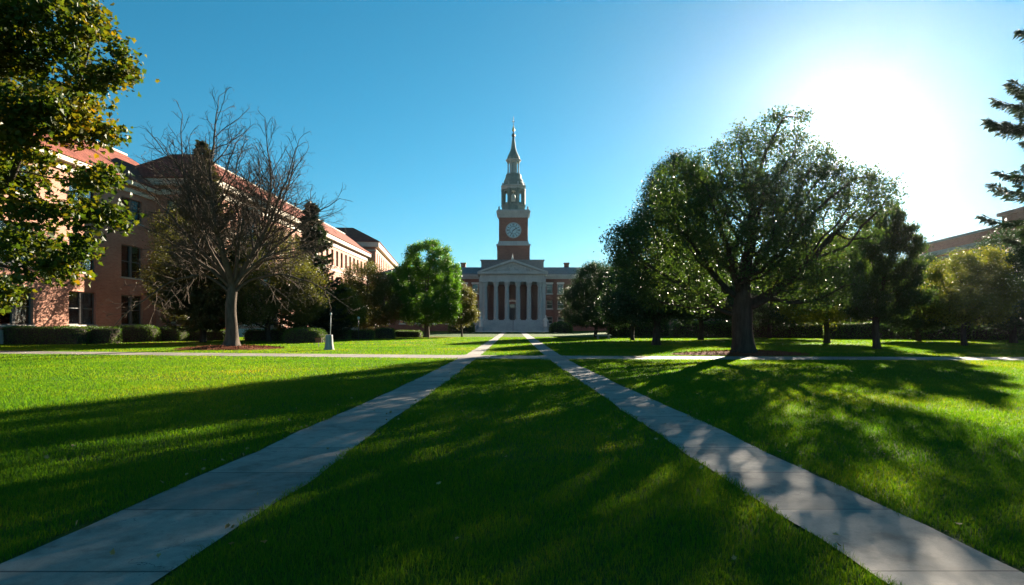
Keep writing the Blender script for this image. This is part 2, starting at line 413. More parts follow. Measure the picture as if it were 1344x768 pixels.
def broadleaf(name, label, base, blobs, fork, trunk_r, seed, leafmat, bark='bark', n_attr=900, per=18, leaf=0.15, spread=0.3,
              tmpl=LEAF, step=0.35, kill=0.55, tip=0.012, lean=(0, 0), group=None, thr=3.0, flare=0.5, up=0.3, trop=(0, 0, 0), hang=None, twigs=0, zmin=0.6, total=0, jit=0.12):
    """blobs in metres relative to base: (x, y, z, rx, ry, rz)"""
    r = rs(seed)
    A = blob_points(blobs, n_attr, r); A = A[A[:, 2] > fork * 0.8]
    nt_ = max(3, int(fork / 0.3)); tt = np.linspace(0, 1, nt_)
    trunk = np.stack([lean[0] * tt ** 1.5 + 0.04 * np.sin(tt * 5 + seed), lean[1] * tt ** 1.5, fork * tt], 1)
    nodes, parent = colonize(trunk, A, step, kill, r, trop=trop, jitter=jit)
    rad = radii(parent, tip, 2.35, trunk_r)
    root = thing(name, label, 'tree', (base[0], base[1], 0), 0, group)
    tv, tf = tubes(nodes, parent, rad, 0.35, flare)
    polys = [tf]
    thin = np.where(rad < tip * thr)[0]; thin = thin[thin > nt_]
    if twigs:
        src = np.repeat(thin, twigs)
        d0 = unit(nodes[src] - nodes[parent[src]])
        L = r.uniform(0.35, 1.0, len(src)) * twigs_len(step)
        d = unit(d0 + r.normal(size=(len(src), 3)) * 0.55 + np.array([0, 0, 0.05]))
        d2 = unit(d + r.normal(size=d.shape) * 0.3)
        p0 = nodes[src]; p1 = p0 + d * L[:, None] * 0.5; p2 = p1 + d2 * L[:, None] * 0.5
        sd = unit(np.cross(d, r.normal(size=d.shape))); ww = tip * 0.55
        sd2 = np.cross(d, sd)
        tv2 = np.stack([p0 + sd * ww, p0 - sd * ww * .5 + sd2 * ww * .87, p0 - sd * ww * .5 - sd2 * ww * .87,
                        p1 + sd * ww * .7, p1 - sd * ww * .35 + sd2 * ww * .6, p1 - sd * ww * .35 - sd2 * ww * .6, p2], 1).reshape(-1, 3)
        o = (np.arange(len(src)) * 7 + len(tv))[:, None]
        polys += [np.concatenate([np.array([[0, 1, 4, 3]]) + o, np.array([[1, 2, 5, 4]]) + o, np.array([[2, 0, 3, 5]]) + o]),
                  np.concatenate([np.array([[3, 4, 6]]) + o, np.array([[4, 5, 6]]) + o, np.array([[5, 3, 6]]) + o])]
        tv = np.concatenate([tv, tv2])
    obj('trunk', np_mesh('trunk', tv, polys, M[bark], smooth=True), root)
    if per:
        src = thin[r.randint(0, len(thin), int(total))] if total else np.repeat(thin, per)
        pos = nodes[src] + r.normal(size=(len(src), 3)) * spread * np.array([1, 1, 0.8])
        dirn = None
        if hang is not None: dirn = np.tile(np.array(hang, float), (len(src), 1))
        pos = pos[pos[:, 2] > zmin]
        if dirn is not None: dirn = dirn[:len(pos)]
        size = leaf * r.uniform(0.6, 1.35, len(pos))
        lv, lp = scatter_leaves(pos, size, tmpl, r, dirn, up)
        obj('crown', np_mesh('crown', lv, lp, leafmat), root)
    return root

def twigs_len(step): return step * 2.2

def conifer(name, label, base, H, R0, seed, leafmat, z0=1.0, droop=0.25, nper=6, whorl=0.45, spray=0.28, tr=0.22, bark='bark_dark', dens=1.0, group=None, power=0.85, lift=0.35):
    r = rs(seed)
    root = thing(name, label, 'tree', (base[0], base[1], 0), 0, group)
    z = np.linspace(0, H, 24); tn = np.stack([0.05 * np.sin(z * .7), 0.05 * np.cos(z), z], 1)
    mbv, mbf = tubes(tn, np.array([-1] + list(range(23))), np.maximum(0.015, tr * (1 - z / H)), 0.4, 0.4)
    V = [mbv]; F = [mbf]; nb = len(mbv)
    pos, dr, sz = [], [], []
    zz = z0
    while zz < H - 0.15:
        t = (zz - z0) / (H - z0)
        L0 = R0 * (1 - t) ** power * (0.6 + 0.4 * min(1, t * 6 + 0.4))
        for k in range(nper):
            if r.rand() < 0.12: continue
            a = r.rand() * 2 * math.pi; L = L0 * r.uniform(0.65, 1.12) + 0.12
            n = max(4, int(L / 0.22)); s = np.linspace(0, 1, n)
            dx = np.stack([np.cos(a + 0.15 * s), np.sin(a + 0.15 * s)], 1)
            h = zz + r.uniform(-.2, .2) + L * (-droop * s * (1.6 - s) + lift * 0.55 * s ** 3) + 0.25 * L * t * s
            pts = np.stack([dx[:, 0] * L * s, dx[:, 1] * L * s, h], 1)
            bv, bf = tubes(pts, np.array([-1] + list(range(n - 1))), np.linspace(0.012 + 0.012 * L, 0.006, n))
            V.append(bv); F.append(bf + nb); nb += len(bv)
            m = int(dens * (30 + 95 * L))
            q = r.rand(m) ** 0.75; idx = q * (n - 1); i0 = np.minimum(idx.astype(int), n - 2); fr = (idx - i0)[:, None]
            pc = pts[i0] * (1 - fr) + pts[i0 + 1] * fr
            side = np.stack([-dx[i0, 1], dx[i0, 0], np.zeros(m)], 1)
            wid = 0.30 * L * (1.1 - q) * 0.9 + 0.10
            off = r.uniform(-1, 1, m) * wid
            pc = pc + side * off[:, None]; pc[:, 2] -= np.abs(off) * 0.35 + r.rand(m) * 0.10
            fwd = np.concatenate([dx[i0], np.full((m, 1), -0.25)], 1) + side * np.sign(off)[:, None] * 0.7
            pos.append(pc); dr.append(unit(fwd)); sz.append(spray * r.uniform(0.6, 1.3, m))
        zz += whorl * (0.7 + 0.6 * r.rand()) * (1.1 - 0.5 * t)
    obj('trunk', np_mesh('trunk', np.concatenate(V), [np.concatenate(F)], M[bark], smooth=True), root)
    lv, lp = scatter_leaves(np.concatenate(pos), np.concatenate(sz), NARROW, r, np.concatenate(dr) * 1.6, 0.3)
    obj('crown', np_mesh('crown', lv, lp, leafmat), root)
    return root

def hedge(label, x, y, lx, ly, h, seed, rz=0, leaf=0.07, dens=260, name='hedge', mat='hedge', rnd=0.35, group='clipped hedges', cat='hedge'):
    """a clipped hedge: rounded twiggy body with a skin of small leaves, one mesh"""
    r = rs(seed)
    n = 26
    u = np.linspace(0, 2 * np.pi, 2 * n, endpoint=False); w = np.linspace(0.0, np.pi / 2, 12)
    def sup(c, e): return np.sign(c) * np.abs(c) ** e
    def surf(uu, ww, grow=0.0):
        e = rnd
        x_ = (lx / 2 + grow) * sup(np.cos(uu), e) * sup(np.cos(ww), e); y_ = (ly / 2 + grow) * sup(np.sin(uu), e) * sup(np.cos(ww), e)
        z_ = (h + grow) * sup(np.sin(ww), e)
        bulge = 1 + 0.05 * np.sin(x_ * 2.1 + seed) * np.sin(z_ * 3.0 + y_ * 1.7)
        return np.stack([x_ * (0.99 + 0.01 * bulge), y_ * bulge, z_ * (0.97 + 0.03 * np.sin(x_ * 1.7 + seed * 2) + 0.02 * np.sin(y_ * 4))], -1)
    U, W = np.meshgrid(u, w)
    Vc = surf(U, W, -0.07).reshape(-1, 3)
    i = np.arange(11)[:, None] * (2 * n); a = np.arange(2 * n)[None, :]; a2 = (a + 1) % (2 * n)
    Fc = np.stack([i + a, i + a2, i + 2 * n + a2, i + 2 * n + a], -1).reshape(-1, 4)
    area = 2 * (lx + ly) * h + lx * ly
    m = int(area * dens)
    # sample points evenly over a box surface then project to the rounded skin
    tot = np.array([lx * h, lx * h, ly * h, ly * h, lx * ly]); which = r.choice(5, m, p=tot / tot.sum())
    px_ = r.uniform(-1, 1, m); qz = r.rand(m)
    X = np.where(which < 2, px_ * lx / 2, np.where(which == 2, lx / 2, np.where(which == 3, -lx / 2, px_ * lx / 2)))
    Y = np.where(which == 0, ly / 2, np.where(which == 1, -ly / 2, np.where(which < 4, px_ * ly / 2, (qz * 2 - 1) * ly / 2)))
    Z = np.where(which < 4, qz * h, h)
    nx = 2 / rnd
    q = (np.abs(X / (lx / 2)) ** nx + np.abs(Y / (ly / 2)) ** nx) ** (1 / nx)
    s = (q ** nx + (Z / h) ** nx) ** (-1 / nx)
    pos = np.stack([X * s, Y * s, Z * s], 1)
    pos *= (1 + (r.normal(size=(m, 1)) * 0.018)); pos[:, 2] *= 0.97 + 0.03 * np.sin(pos[:, 0] * 1.7 + seed * 2); pos += r.normal(size=(m, 3)) * 0.035
    pos = pos[pos[:, 2] > 0.03]
    lv, lp = scatter_leaves(pos, leaf * r.uniform(0.6, 1.5, len(pos)), LEAF, r, unit(pos - np.array([0, 0, h * .4])) * 0.5, 0.1)
    me = np_mesh(name, np.concatenate([Vc, lv]), [Fc] + [p + len(Vc) for p in lp], [M['bark_dark'], M[mat]],
                 np.concatenate([np.zeros(len(Fc)), np.ones(sum(len(p) for p in lp))]))
    o = obj(name, me); o.location = (x, y, 0); o.rotation_euler = (0, 0, rz)
    return tag(o, label, cat, group)

# ---------------------------------------------------------------- camera, light, sky
cam = bpy.data.cameras.new('camera'); co = bpy.data.objects.new('camera', cam); col.objects.link(co)
co.location = (0, 0, HCAM); co.rotation_euler = (R(90), 0, 0)
cam.lens = 36 * FPX / 1344; cam.sensor_width = 36; cam.shift_y = (YH - 384) / 1344
cam.clip_start = 0.1; cam.clip_end = 3000
scene.camera = co

AZ, EL = R(28.8), R(16.8)
sd = Vector((math.sin(AZ) * math.cos(EL), math.cos(AZ) * math.cos(EL), math.sin(EL)))
sun = bpy.data.lights.new('sun', 'SUN'); sun.energy = 5.0; sun.angle = R(0.42); sun.color = (1.0, 0.86, 0.68)
so = bpy.data.objects.new('sun', sun); col.objects.link(so); so.location = (60, 100, 60)
so.rotation_euler = sd.to_track_quat('Z', 'Y').to_euler()

w = bpy.data.worlds.new('World'); scene.world = w; w.use_nodes = True
nt = w.node_tree; nt.nodes.clear()
sky = N(nt, 'ShaderNodeTexSky', sky_type='NISHITA', sun_disc=False)
sky.sun_elevation = EL; sky.sun_rotation = AZ; sky.altitude = 50
sky.air_density = 1.0; sky.dust_density = 0.15; sky.ozone_density = 6.0
bg = N(nt, 'ShaderNodeBackground'); bg.inputs[1].default_value = 0.05
hs_ = N(nt, 'ShaderNodeHueSaturation'); hs_.inputs['Hue'].default_value = 0.468; hs_.inputs['Saturation'].default_value = 1.13
hs_.inputs['Value'].default_value = 0.50; nt.links.new(sky.outputs[0], hs_.inputs['Color']); tint = hs_.outputs[0]
nt.links.new(tint, bg.inputs[0])
wo = N(nt, 'ShaderNodeOutputWorld'); nt.links.new(bg.outputs[0], wo.inputs[0])

vs = scene.view_settings; vs.view_transform = 'Standard'; vs.look = 'None'; vs.exposure = 2.5; vs.gamma = 1; vs.use_curve_mapping = False
scene.cycles.use_denoising = True; scene.cycles.max_bounces = 6; scene.cycles.transparent_max_bounces = 8
scene.cycles.sample_clamp_indirect = 6

# ---------------------------------------------------------------- ground
def sheet(name, pts, z, mat, kind='structure'):
    mb = MB(); mb.face([(x, y, z) for x, y in pts]); o = mb.build(name, mat)
    o['kind'] = kind; return o
sheet('lawn', [(-410, -110), (410, -110), (410, 410), (-410, 410)], 0, M['lawn'])

def edge(points):
    p = sorted(points); return np.array([q[0] for q in p]), np.array([q[1] for q in p])
LL = edge([(-12, -3.55), (4.1, -3.42), (5.6, -3.32), (8.4, -3.17), (13, -2.92), (19.7, -2.66), (33, -2.36), (65, -2.1), (103, -1.95)])
LR = edge([(-12, -2.32), (3.7, -2.18), (7.8, -2.02), (14, -1.86), (24, -1.68), (37, -1.5), (65, -1.32), (103, -1.15)])
RL = edge([(-12, 2.42), (3.7, 2.30), (7.3, 2.15), (12.2, 2.02), (19, 1.82), (28, 1.62), (40, 1.56), (65, 1.54), (103, 1.54)])
RR = edge([(-12, 3.45), (3.9, 3.30), (6.7, 3.20), (9.3, 3.10), (16, 2.82), (24.6, 2.50), (33, 2.44), (65, 2.5), (103, 2.5)])
CS = edge([(-70, 37.4), (-28, 32.4), (-14, 29.8), (0, 27.5), (12, 26.7), (23, 26.3), (70, 25.6)])   # near edge of the cross path, by x
CN = edge([(-70, 40.2), (-28, 35.2), (-14, 32.6), (0, 30.3), (12, 29.4), (23, 28.9), (70, 28.2)])

def strip(name, E0, E1, t0, t1, n, z, vertical, wob=0.02, seed=0):
    r = rs(seed); t = np.linspace(t0, t1, n)
    sm = lambda E: np.convolve(np.pad(np.interp(t, *E), 6, mode='reflect', reflect_type='odd'), np.ones(13) / 13, 'valid')
    a, b = sm(E0), sm(E1)
    nz = lambda: np.convolve(r.normal(size=n + 4), np.ones(5) / 5, 'valid') * wob
    a = a + nz(); b = b + nz()
    V = np.zeros((2 * n, 3)); V[:, 2] = z
    if vertical: V[0::2, 0], V[1::2, 0] = a, b; V[0::2, 1] = V[1::2, 1] = t
    else: V[0::2, 1], V[1::2, 1] = b, a; V[0::2, 0] = V[1::2, 0] = t
    i = np.arange(n - 1)[:, None] * 2
    me = np_mesh(name, V, [i + np.array([[0, 1, 3, 2]])], M['path'])
    uv = me.uv_layers.new(name='UVMap').data
    vi = np.empty(len(me.loops), np.int32); me.loops.foreach_get('vertex_index', vi)
    c = np.stack([V[vi, 0] if vertical else V[vi, 1], V[vi, 1] if vertical else V[vi, 0]], 1).astype(np.float32)
    uv.foreach_set('uv', c.ravel())
    if not vertical: pass
    o = obj(name, me); o['kind'] = 'structure'; return o
strip('path', LL, LR, -12, 116, 420, 0.012, True, 0.05, 1)
strip('path', RL, RR, -12, 116, 420, 0.016, True, 0.05, 2)
strip('path', CS, CN, -70, 70, 420, 0.020, False, 0.03, 3)
# rounded flares where the paths meet
def fillet(cx, cy, sx, sy, rad):
    pts = [(cx, cy)] + [(cx + sx * rad * (1 - math.sin(a)), cy + sy * rad * (1 - math.cos(a))) for a in np.linspace(0, math.pi / 2, 10)]
    mb = MB(); mb.face([(x, y, 0.008) for x, y in (pts if sx * sy < 0 else pts[::-1])]); o = mb.build('path', M['path']); o['kind'] = 'structure'
for E, sx in ((LL, -1), (LR, 1), (RL, -1), (RR, 1)):
    for C, sy in ((CS, -1), (CN, 1)):
        y = 28.0
        for _ in range(3): x = float(np.interp(y, *E)); y = float(np.interp(x, *C))
        fillet(x - sx * .1, y - sy * .1, sx, sy, 1.5 if sx * sy < 0 or True else 1)
sheet('forecourt', [(-8.4, 114.5), (8.4, 114.5), (8.4, 121), (-8.4, 121)], 0.024, M['path'])

# ---------------------------------------------------------------- grass blades near the camera
def make_grass():
    r = rs(11)
    bands = [(2.2, 4.5, 5200, 0.050, 0.0042), (4.5, 7, 3600, 0.052, 0.0052), (7, 11, 1700, 0.055, 0.0075), (11, 17, 1300, 0.055, 0.0075), (17, 27, 620, 0.055, 0.011), (27, 45, 230, 0.055, 0.019), (45, 72, 70, 0.06, 0.036)]
    P, H, W = [], [], []
    for d0, d1, den, h, wd in bands:
        k = 0.93
        area = k * (d1 ** 2 - d0 ** 2)
        n = int(area * den)
        D = np.sqrt(r.uniform(d0 ** 2, d1 ** 2, n)); X = r.uniform(-1, 1, n) * k * D
        P.append(np.stack([X, D], 1)); H.append(np.full(n, h) * r.uniform(0.5, 1.35, n)); W.append(np.full(n, wd) * r.uniform(0.7, 1.3, n))
        if d1 < 20:      # thinner cover to both sides, for a viewer who steps aside
            n2 = int(area * den * 0.5); D2 = np.sqrt(r.uniform(d0 ** 2, d1 ** 2, n2)); X2 = r.choice([-1, 1], n2) * r.uniform(.93, 2.0, n2) * D2
            P.append(np.stack([X2, D2], 1)); H.append(np.full(n2, h) * r.uniform(0.5, 1.35, n2)); W.append(np.full(n2, wd * 1.5) * r.uniform(0.7, 1.3, n2))
    P = np.concatenate(P); H = np.concatenate(H); W = np.concatenate(W)
    x, y = P[:, 0], P[:, 1]
    m = 0.012 + 0.05 * np.sin(y * 2.3) * np.sin(y * 5.1 + x) - 0.012 + r.normal(size=len(x)) * .018
    on = ((x > np.interp(y, *LL) + m) & (x < np.interp(y, *LR) - m)) | ((x > np.interp(y, *RL) + m) & (x < np.interp(y, *RR) - m)) | \
         ((y > np.interp(x, *CS) + .03) & (y < np.interp(x, *CN) - .03))
    for bx, by, rx, ry in ((gx(303, 38.8), 38.8, 3.0, 2.5), (gx(975, 31), 31.4, 3.2, 1.6)):
        on |= ((x - bx) / rx) ** 2 + ((y - by) / ry) ** 2 < 0.95
    k = ~on; P, H, W = P[k], H[k], W[k]; n = len(P)
    # patchy vigour
    g = np.sin(P[:, 0] * 1.3 + 2 * np.sin(P[:, 1] * .7)) * np.sin(P[:, 1] * 1.1 + 1.7 * np.sin(P[:, 0] * .6))
    H *= 1 + 0.22 * g
    a = r.uniform(0, 2 * np.pi, n); lean = np.abs(r.normal(0.0, 0.55, n)) * H + 0.15 * H
    b = a + r.uniform(0.6, 2.5, n)
    dx = np.stack([np.cos(a), np.sin(a)], 1) * lean[:, None]; sx = np.stack([np.cos(b), np.sin(b)], 1) * (W / 2)[:, None]
    z = np.zeros(n)
    def pt(p, h): return np.concatenate([p, h[:, None]], 1)
    V = np.stack([pt(P - sx, z), pt(P + sx, z), pt(P + dx * .35 + sx * .8, H * .62), pt(P + dx * .35 - sx * .8, H * .62), pt(P + dx, H * 0.95)], 1).reshape(-1, 3)
    o = (np.arange(n) * 5)[:, None]
    ob = obj('grass', np_mesh('grass', V, [np.array([[0, 1, 2, 3]]) + o, np.array([[3, 2, 4]]) + o], M['grass']))
    ob['kind'] = 'stuff'; ob['label'] = 'short mown green grass of the lawn'
make_grass()

# mulch beds
def mulch(x, y, rx, ry, seed, h=0.16):
    r = rs(seed); n, k = 14, 48
    V = [(0, 0, h)]
    for i in range(1, n + 1):
        t = i / n
        for j in range(k):
            a = 2 * math.pi * j / k; wob = 1 + 0.07 * math.sin(3 * a + seed) + 0.05 * math.sin(7 * a)
            V.append((rx * t * wob * math.cos(a), ry * t * wob * math.sin(a), 0.006 + h * (1 - t ** 2) + (r.rand() * .04 if i < n else -0.01)))
    q = [(1 + (i - 1) * k + j, 1 + (i - 1) * k + (j + 1) % k, 1 + i * k + (j + 1) % k, 1 + i * k + j) for i in range(1, n) for j in range(k)]
    t3 = [(0, 1 + j, 1 + (j + 1) % k) for j in range(k)]
    V = np.array(V)
    m = int(rx * ry * 900); rr = np.sqrt(r.rand(m)) * 1.02; aa = r.rand(m) * 2 * np.pi
    pos = np.stack([rx * rr * np.cos(aa), ry * rr * np.sin(aa), 0.03 + h * np.maximum(0, 1 - rr ** 2) + r.rand(m) * .03], 1)
    lv, lp = scatter_leaves(pos, r.uniform(.05, .14, m), NARROW, r, None, 0.8)
    me = np_mesh('mulch_bed', np.concatenate([V, lv]), [np.array(t3), np.concatenate([np.array(q), lp[0] + len(V)])], M['mulch'])
    o = obj('mulch_bed', me); o.location = (x, y, 0); o['kind'] = 'stuff'; o['label'] = 'red-brown bark mulch around a tree trunk'
mulch(gx(303, 38.8), 38.8, 3.2, 2.7, 3)
mulch(gx(975, 31), 31.4, 3.4, 1.8, 4)
mb = MB(); mb.face([(-60, 44.6, .008), (-23.5, 47.2, .008), (-23.5, 66, .008), (-60, 66, .008)]); o = mb.build('planting_bed', M['mulch']); o['kind'] = 'structure'
mb = MB(); mb.face([(-23.3, 56, .009), (-14.5, 63, .009), (-9, 68.5, .009), (-6.5, 72.5, .009), (-9, 75, .009), (-23.3, 75, .009)]); o = mb.build('planting_bed', M['mulch']); o['kind'] = 'structure'

# fallen leaves on grass by the paths
def litter():
    r = rs(5); pos = []
    for E, s in ((LL, -1), (LR, 1), (RL, -1), (RR, 1)):
        y = r.uniform(3, 24, 40); x = np.interp(y, *E) + s * r.normal(0.02, 0.14, 40); pos.append(np.stack([x, y, np.full(40, .045)], 1))
    y = r.uniform(3, 26, 60); x = r.uniform(-1, 1, 60) * .8 * y; pos.append(np.stack([x, y, np.full(60, .055)], 1))
    pos = np.concatenate(pos)
    lv, lp = scatter_leaves(pos, r.uniform(.03, .06, len(pos)), MAPLE, r, None, 1.2)
    o = obj('fallen_leaves', np_mesh('fallen_leaves', lv, lp, mat_noise('dry_leaf', (.25, .15, .05), (.42, .3, .12), 8, .8, .1)))
    o['kind'] = 'stuff'; o['label'] = 'dry fallen leaves on the lawn edge'
litter()

# ---------------------------------------------------------------- buildings
def facade(mb, O, u, L, z0, z1, holes, depth=0.3):
    """vertical wall from O along unit u (2D); outward normal = (u.y, -u.x); holes: (u0,u1,v0,v1); jambs go inward"""
    us = sorted({0.0, L} | {h[0] for h in holes} | {h[1] for h in holes}); zs = sorted({z0, z1} | {h[2] for h in holes} | {h[3] for h in holes})
    P = lambda a, z, d=0.0: (O[0] + u[0] * a - u[1] * d, O[1] + u[1] * a + u[0] * d, z)
    for a, b in zip(us[:-1], us[1:]):
        for c, d in zip(zs[:-1], zs[1:]):
            m, k = (a + b) / 2, (c + d) / 2
            if any(h[0] < m < h[1] and h[2] < k < h[3] for h in holes): continue
            mb.face([P(a, c), P(b, c), P(b, d), P(a, d)])
    for a, b, c, d in holes:
        mb.face([P(a, c), P(b, c), P(b, c, depth), P(a, c, depth)]); mb.face([P(b, d), P(a, d), P(a, d, depth), P(b, d, depth)])
        mb.face([P(a, d), P(a, c), P(a, c, depth), P(a, d, depth)]); mb.face([P(b, c), P(b, d), P(b, d, depth), P(b, c, depth)])

_wcache = {}
def window_at(parent, O, u, a, z, w, h, double, depth=0.2, fm='frame_dark', simple=False, blind=0.45, sillm='stone', hood=False):
    """window part (frame) with sub-parts pane, blind, sill; local x along the wall, y inward"""
    key = (round(w, 2), round(h, 2), double, fm, simple, blind, sillm, hood)
    if key not in _wcache:
        f = MB(); t = 0.07 if simple else 0.09
        f.box(-w / 2, -w / 2 + t, 0, .1, 0, h); f.box(w / 2 - t, w / 2, 0, .1, 0, h)
        f.box(-w / 2 + t, w / 2 - t, 0, .1, 0, t); f.box(-w / 2 + t, w / 2 - t, 0, .1, h - t, h)
        if double: f.box(-.16, .16, -.06, .1, t, h - t)
        cells = [(-w / 2 + t, -.16), (.16, w / 2 - t)] if double else [(-w / 2 + t, w / 2 - t)]
        for c0, c1 in cells: f.box(c0, c1, .01, .09, h * .5 - .035, h * .5 + .035)
        g = MB(); g.box(-w / 2 + t, w / 2 - t, .05, .06, t, h - t)
        b = MB(); b.box(-w / 2 + t, w / 2 - t, .16, .18, h * (1 - blind), h - t)
        s = MB(); s.box(-w / 2 - .12, w / 2 + .12, -depth - .1, .04, -.16, -0.003)
        hd = None
        if hood: s.box(-w / 2 - .15, w / 2 + .15, -depth - .05, -depth + .1, h + .003, h + .3)
        _wcache[key] = (f.mesh('window', M[fm]), g.mesh('pane', M['pane' if simple else 'glass']), b.mesh('blind', M['blind']), s.mesh('sill', M[sillm]))
    fm_, gm, bm_, sm = _wcache[key]
    o = obj('window', fm_, parent)
    o.location = (O[0] + u[0] * a - u[1] * depth, O[1] + u[1] * a + u[0] * depth, z); o.rotation_euler = (0, 0, math.atan2(u[1], u[0]))
    obj('pane', gm, o)
    if not simple: obj('blind', bm_, o)
    obj('sill', sm, o)
    return o

def mansard(mb, x0, x1, y0, y1, ze, over, inset, rise, thick=0.25):
    a = [(x0 - over, y0 - over), (x1 + over, y0 - over), (x1 + over, y1 + over), (x0 - over, y1 + over)]
    b = [(x0 + inset, y0 + inset), (x1 - inset, y0 + inset), (x1 - inset, y1 - inset), (x0 + inset, y1 - inset)]
    for i in range(4):
        j = (i + 1) % 4
        mb.face([(*a[i], ze + .12), (*a[j], ze + .12), (*b[j], ze + rise), (*b[i], ze + rise)])
        mb.face([(*a[i], ze), (*a[j], ze), (*a[j], ze + .12), (*a[i], ze + .12)])
    mb.face([(*p, ze + rise) for p in b]); mb.face([(*p, ze) for p in reversed(a)])

def ring_box(mb, x0, x1, y0, y1, z0, z1, o0):
    """band that runs round a block, o0 proud of the wall"""
    mb.box(x0 - o0, x1 + o0, y0 - o0, y0 - .003, z0, z1); mb.box(x0 - o0, x1 + o0, y1 + .003, y1 + o0, z0, z1)
    mb.box(x0 - o0, x0 - .003, y0 - .003, y1 + .003, z0, z1); mb.box(x1 + .003, x1 + o0, y0 - .003, y1 + .003, z0, z1)

# --- left brick building
LB = thing('brick_building', 'long pink brick building with red tiled roof and paired windows, behind the bare tree', 'building', (-39, 40, 0))
def to_local(p): return (p[0] + 39, p[1] - 40)
BX0, BX1, BY0, BY1 = -14.0, 0.0, -8.0, 26.8        # near block, local
WX0, WX1, WY0, WY1 = -4.5, 6.2, 26.8, 98.0        # projecting wing, local
rows_near = [(1.5, 3.0), (6.3, 3.3), (12.0, 2.4)]
cent = [-6.6, 0.5, 7.9, 15.4, 22.6]
mbw = MB(); holes = []
for c in cent:
    for z, h in rows_near: holes.append((c - BY0 - 1.75, c - BY0 + 1.75, z, z + h))
facade(mbw, (BX1, BY0), (0, 1), BY1 - BY0, 0, 15.9, holes)
facade(mbw, (BX0, BY0), (1, 0), BX1 - BX0, 0, 15.9, [])
facade(mbw, (BX0, BY1 + 9), (0, -1), BY1 + 9 - BY0, 0, 15.9, [])
mbw.build('wall', M['brick_pink'], LB)
for c in cent:
    for z, h in rows_near: window_at(LB, (BX1, BY0), (0, 1), c - BY0, z, 3.5, h, True, 0.22, blind=0.5)
mbw = MB(); holes = []; wc = np.arange(1.8, 70.5, 3.05); rows_wing = [(1.5, 3.0), (7.4, 3.0), (12.3, 2.9)]
for c in wc:
    for z, h in rows_wing: holes.append((c - .7, c + .7, z, z + h))
facade(mbw, (WX1, WY0), (0, 1), WY1 - WY0, 0, 17.1, holes)
sh = [(1.0 - WX0 + .1, 2.6 - WX0 + .1), (3.7 - WX0, 4.6 - WX0)]; holes = []
for a, b in sh:
    for z, h in rows_wing: holes.append((a, b, z, z + h))
facade(mbw, (WX0, WY0), (1, 0), WX1 - WX0, 0, 17.1, holes)
facade(mbw, (WX1, WY1), (-1, 0), WX1 - WX0, 0, 17.1, []); facade(mbw, (WX0, WY1), (0, -1), WY1 - WY0, 0, 17.1, [])
mbw.build('wall', M['brick_pink'], LB)
for c in wc:
    for z, h in rows_wing: window_at(LB, (WX1, WY0), (0, 1), c, z, 1.4, h, False, 0.22, blind=0.35, sillm='cream')
for a, b in sh:
    for z, h in rows_wing: window_at(LB, (WX0, WY0), (1, 0), (a + b) / 2, z, b - a, h, False, 0.22, blind=0.35)
mb = MB(); mansard(mb, BX0, BX1, BY0, BY1 + 9, 16.1, 0.7, 5.5, 4.9); mb.build('roof', M['tile'], LB)
mb = MB(); mansard(mb, WX0, WX1, WY0, WY1, 17.4, 0.9, 4.0, 3.9); mb.build('roof', M['tile'], LB)
mb = MB(); mb.box(BX1 - 5.65, BX1 - 5.35, BY0 + 5.5, BY1 + 3.5, 20.95, 21.15); mb.build('ridge_cap', M['cream'], LB)
mb = MB(); mb.box(WX1 - 4.15, WX1 - 3.85, WY0 + 4, WY1 - 4, 21.25, 21.42); mb.build('ridge_cap', M['cream'], LB)
mb = MB()
ring_box(mb, BX0, BX1, BY0, BY1 - .75, 14.95, 15.35, .18); ring_box(mb, BX0, BX1, BY0, BY1 - .75, 15.65, 16.08, .6)
mb.build('cornice', M['cream'], LB)
mb = MB()
ring_box(mb, WX0, WX1, WY0, WY1, 15.75, 16.3, .15); ring_box(mb, WX0, WX1, WY0, WY1, 16.7, 17.38, .75); ring_box(mb, WX0, WX1, WY0, WY1, 11.3, 11.6, .1)
mb.build('cornice', M['cream'], LB)
mb = MB(); ring_box(mb, BX0, BX1, BY0, BY1 - .3, 0, 1.1, .12); ring_box(mb, WX0, WX1, WY0, WY1, 0, 1.0, .12); mb.build('foundation', M['stone'], LB)

# --- far left brick block
ang = math.atan2(52, -5.4); F2 = thing('brick_building', 'smaller red brick building with hipped roof, beyond the end of the long building', 'building', (-31.3, 140, 0), ang - math.pi / 2)
mbw = MB(); hs = [(c - .9, c + .9, z, z + 3.4) for c in np.arange(3, 50, 4.4) for z in (2, 8.5, 14.6)]
facade(mbw, (0, 0), (0, 1), 52, 0, 20, hs); facade(mbw, (-20, 0), (1, 0), 20, 0, 20, []); facade(mbw, (-20, 52), (0, -1), 52, 0, 20, []); facade(mbw, (0, 52), (-1, 0), 20, 0, 20, [])
mbw.build('wall', M['brick_pink'], F2)
for c in np.arange(3, 50, 4.4):
    for z in (2, 8.5, 14.6): window_at(F2, (0, 0), (0, 1), c, z, 1.8, 3.4, False, .22, simple=True, sillm='cream')
mb = MB(); mansard(mb, -20, 0, 0, 52, 20.3, 1.0, 6, 4.2); mb.build('roof', M['tile'], F2)
mb = MB(); ring_box(mb, -20, 0, 0, 52, 19.2, 20.28, .8); ring_box(mb, -20, 0, 0, 52, 18.3, 18.6, .15); mb.build('cornice', M['cream'], F2)

# --- right brick hall (behind the trees on the right)
RB = thing('brick_building', 'dark brick building with a flat parapet, in shade behind the trees on the right', 'building', (61, 90, 0), 0)
u = Vector((-.135, -1)).normalized(); u2 = (u.x, u.y)
mbw = MB(); cs = np.arange(2.5, 46, 3.6); rz_ = [(1.6, 2.4), (5.2, 2.4), (8.6, 2.0)]
hs = [(c - .75, c + .75, z, z + h) for c in cs for z, h in rz_]
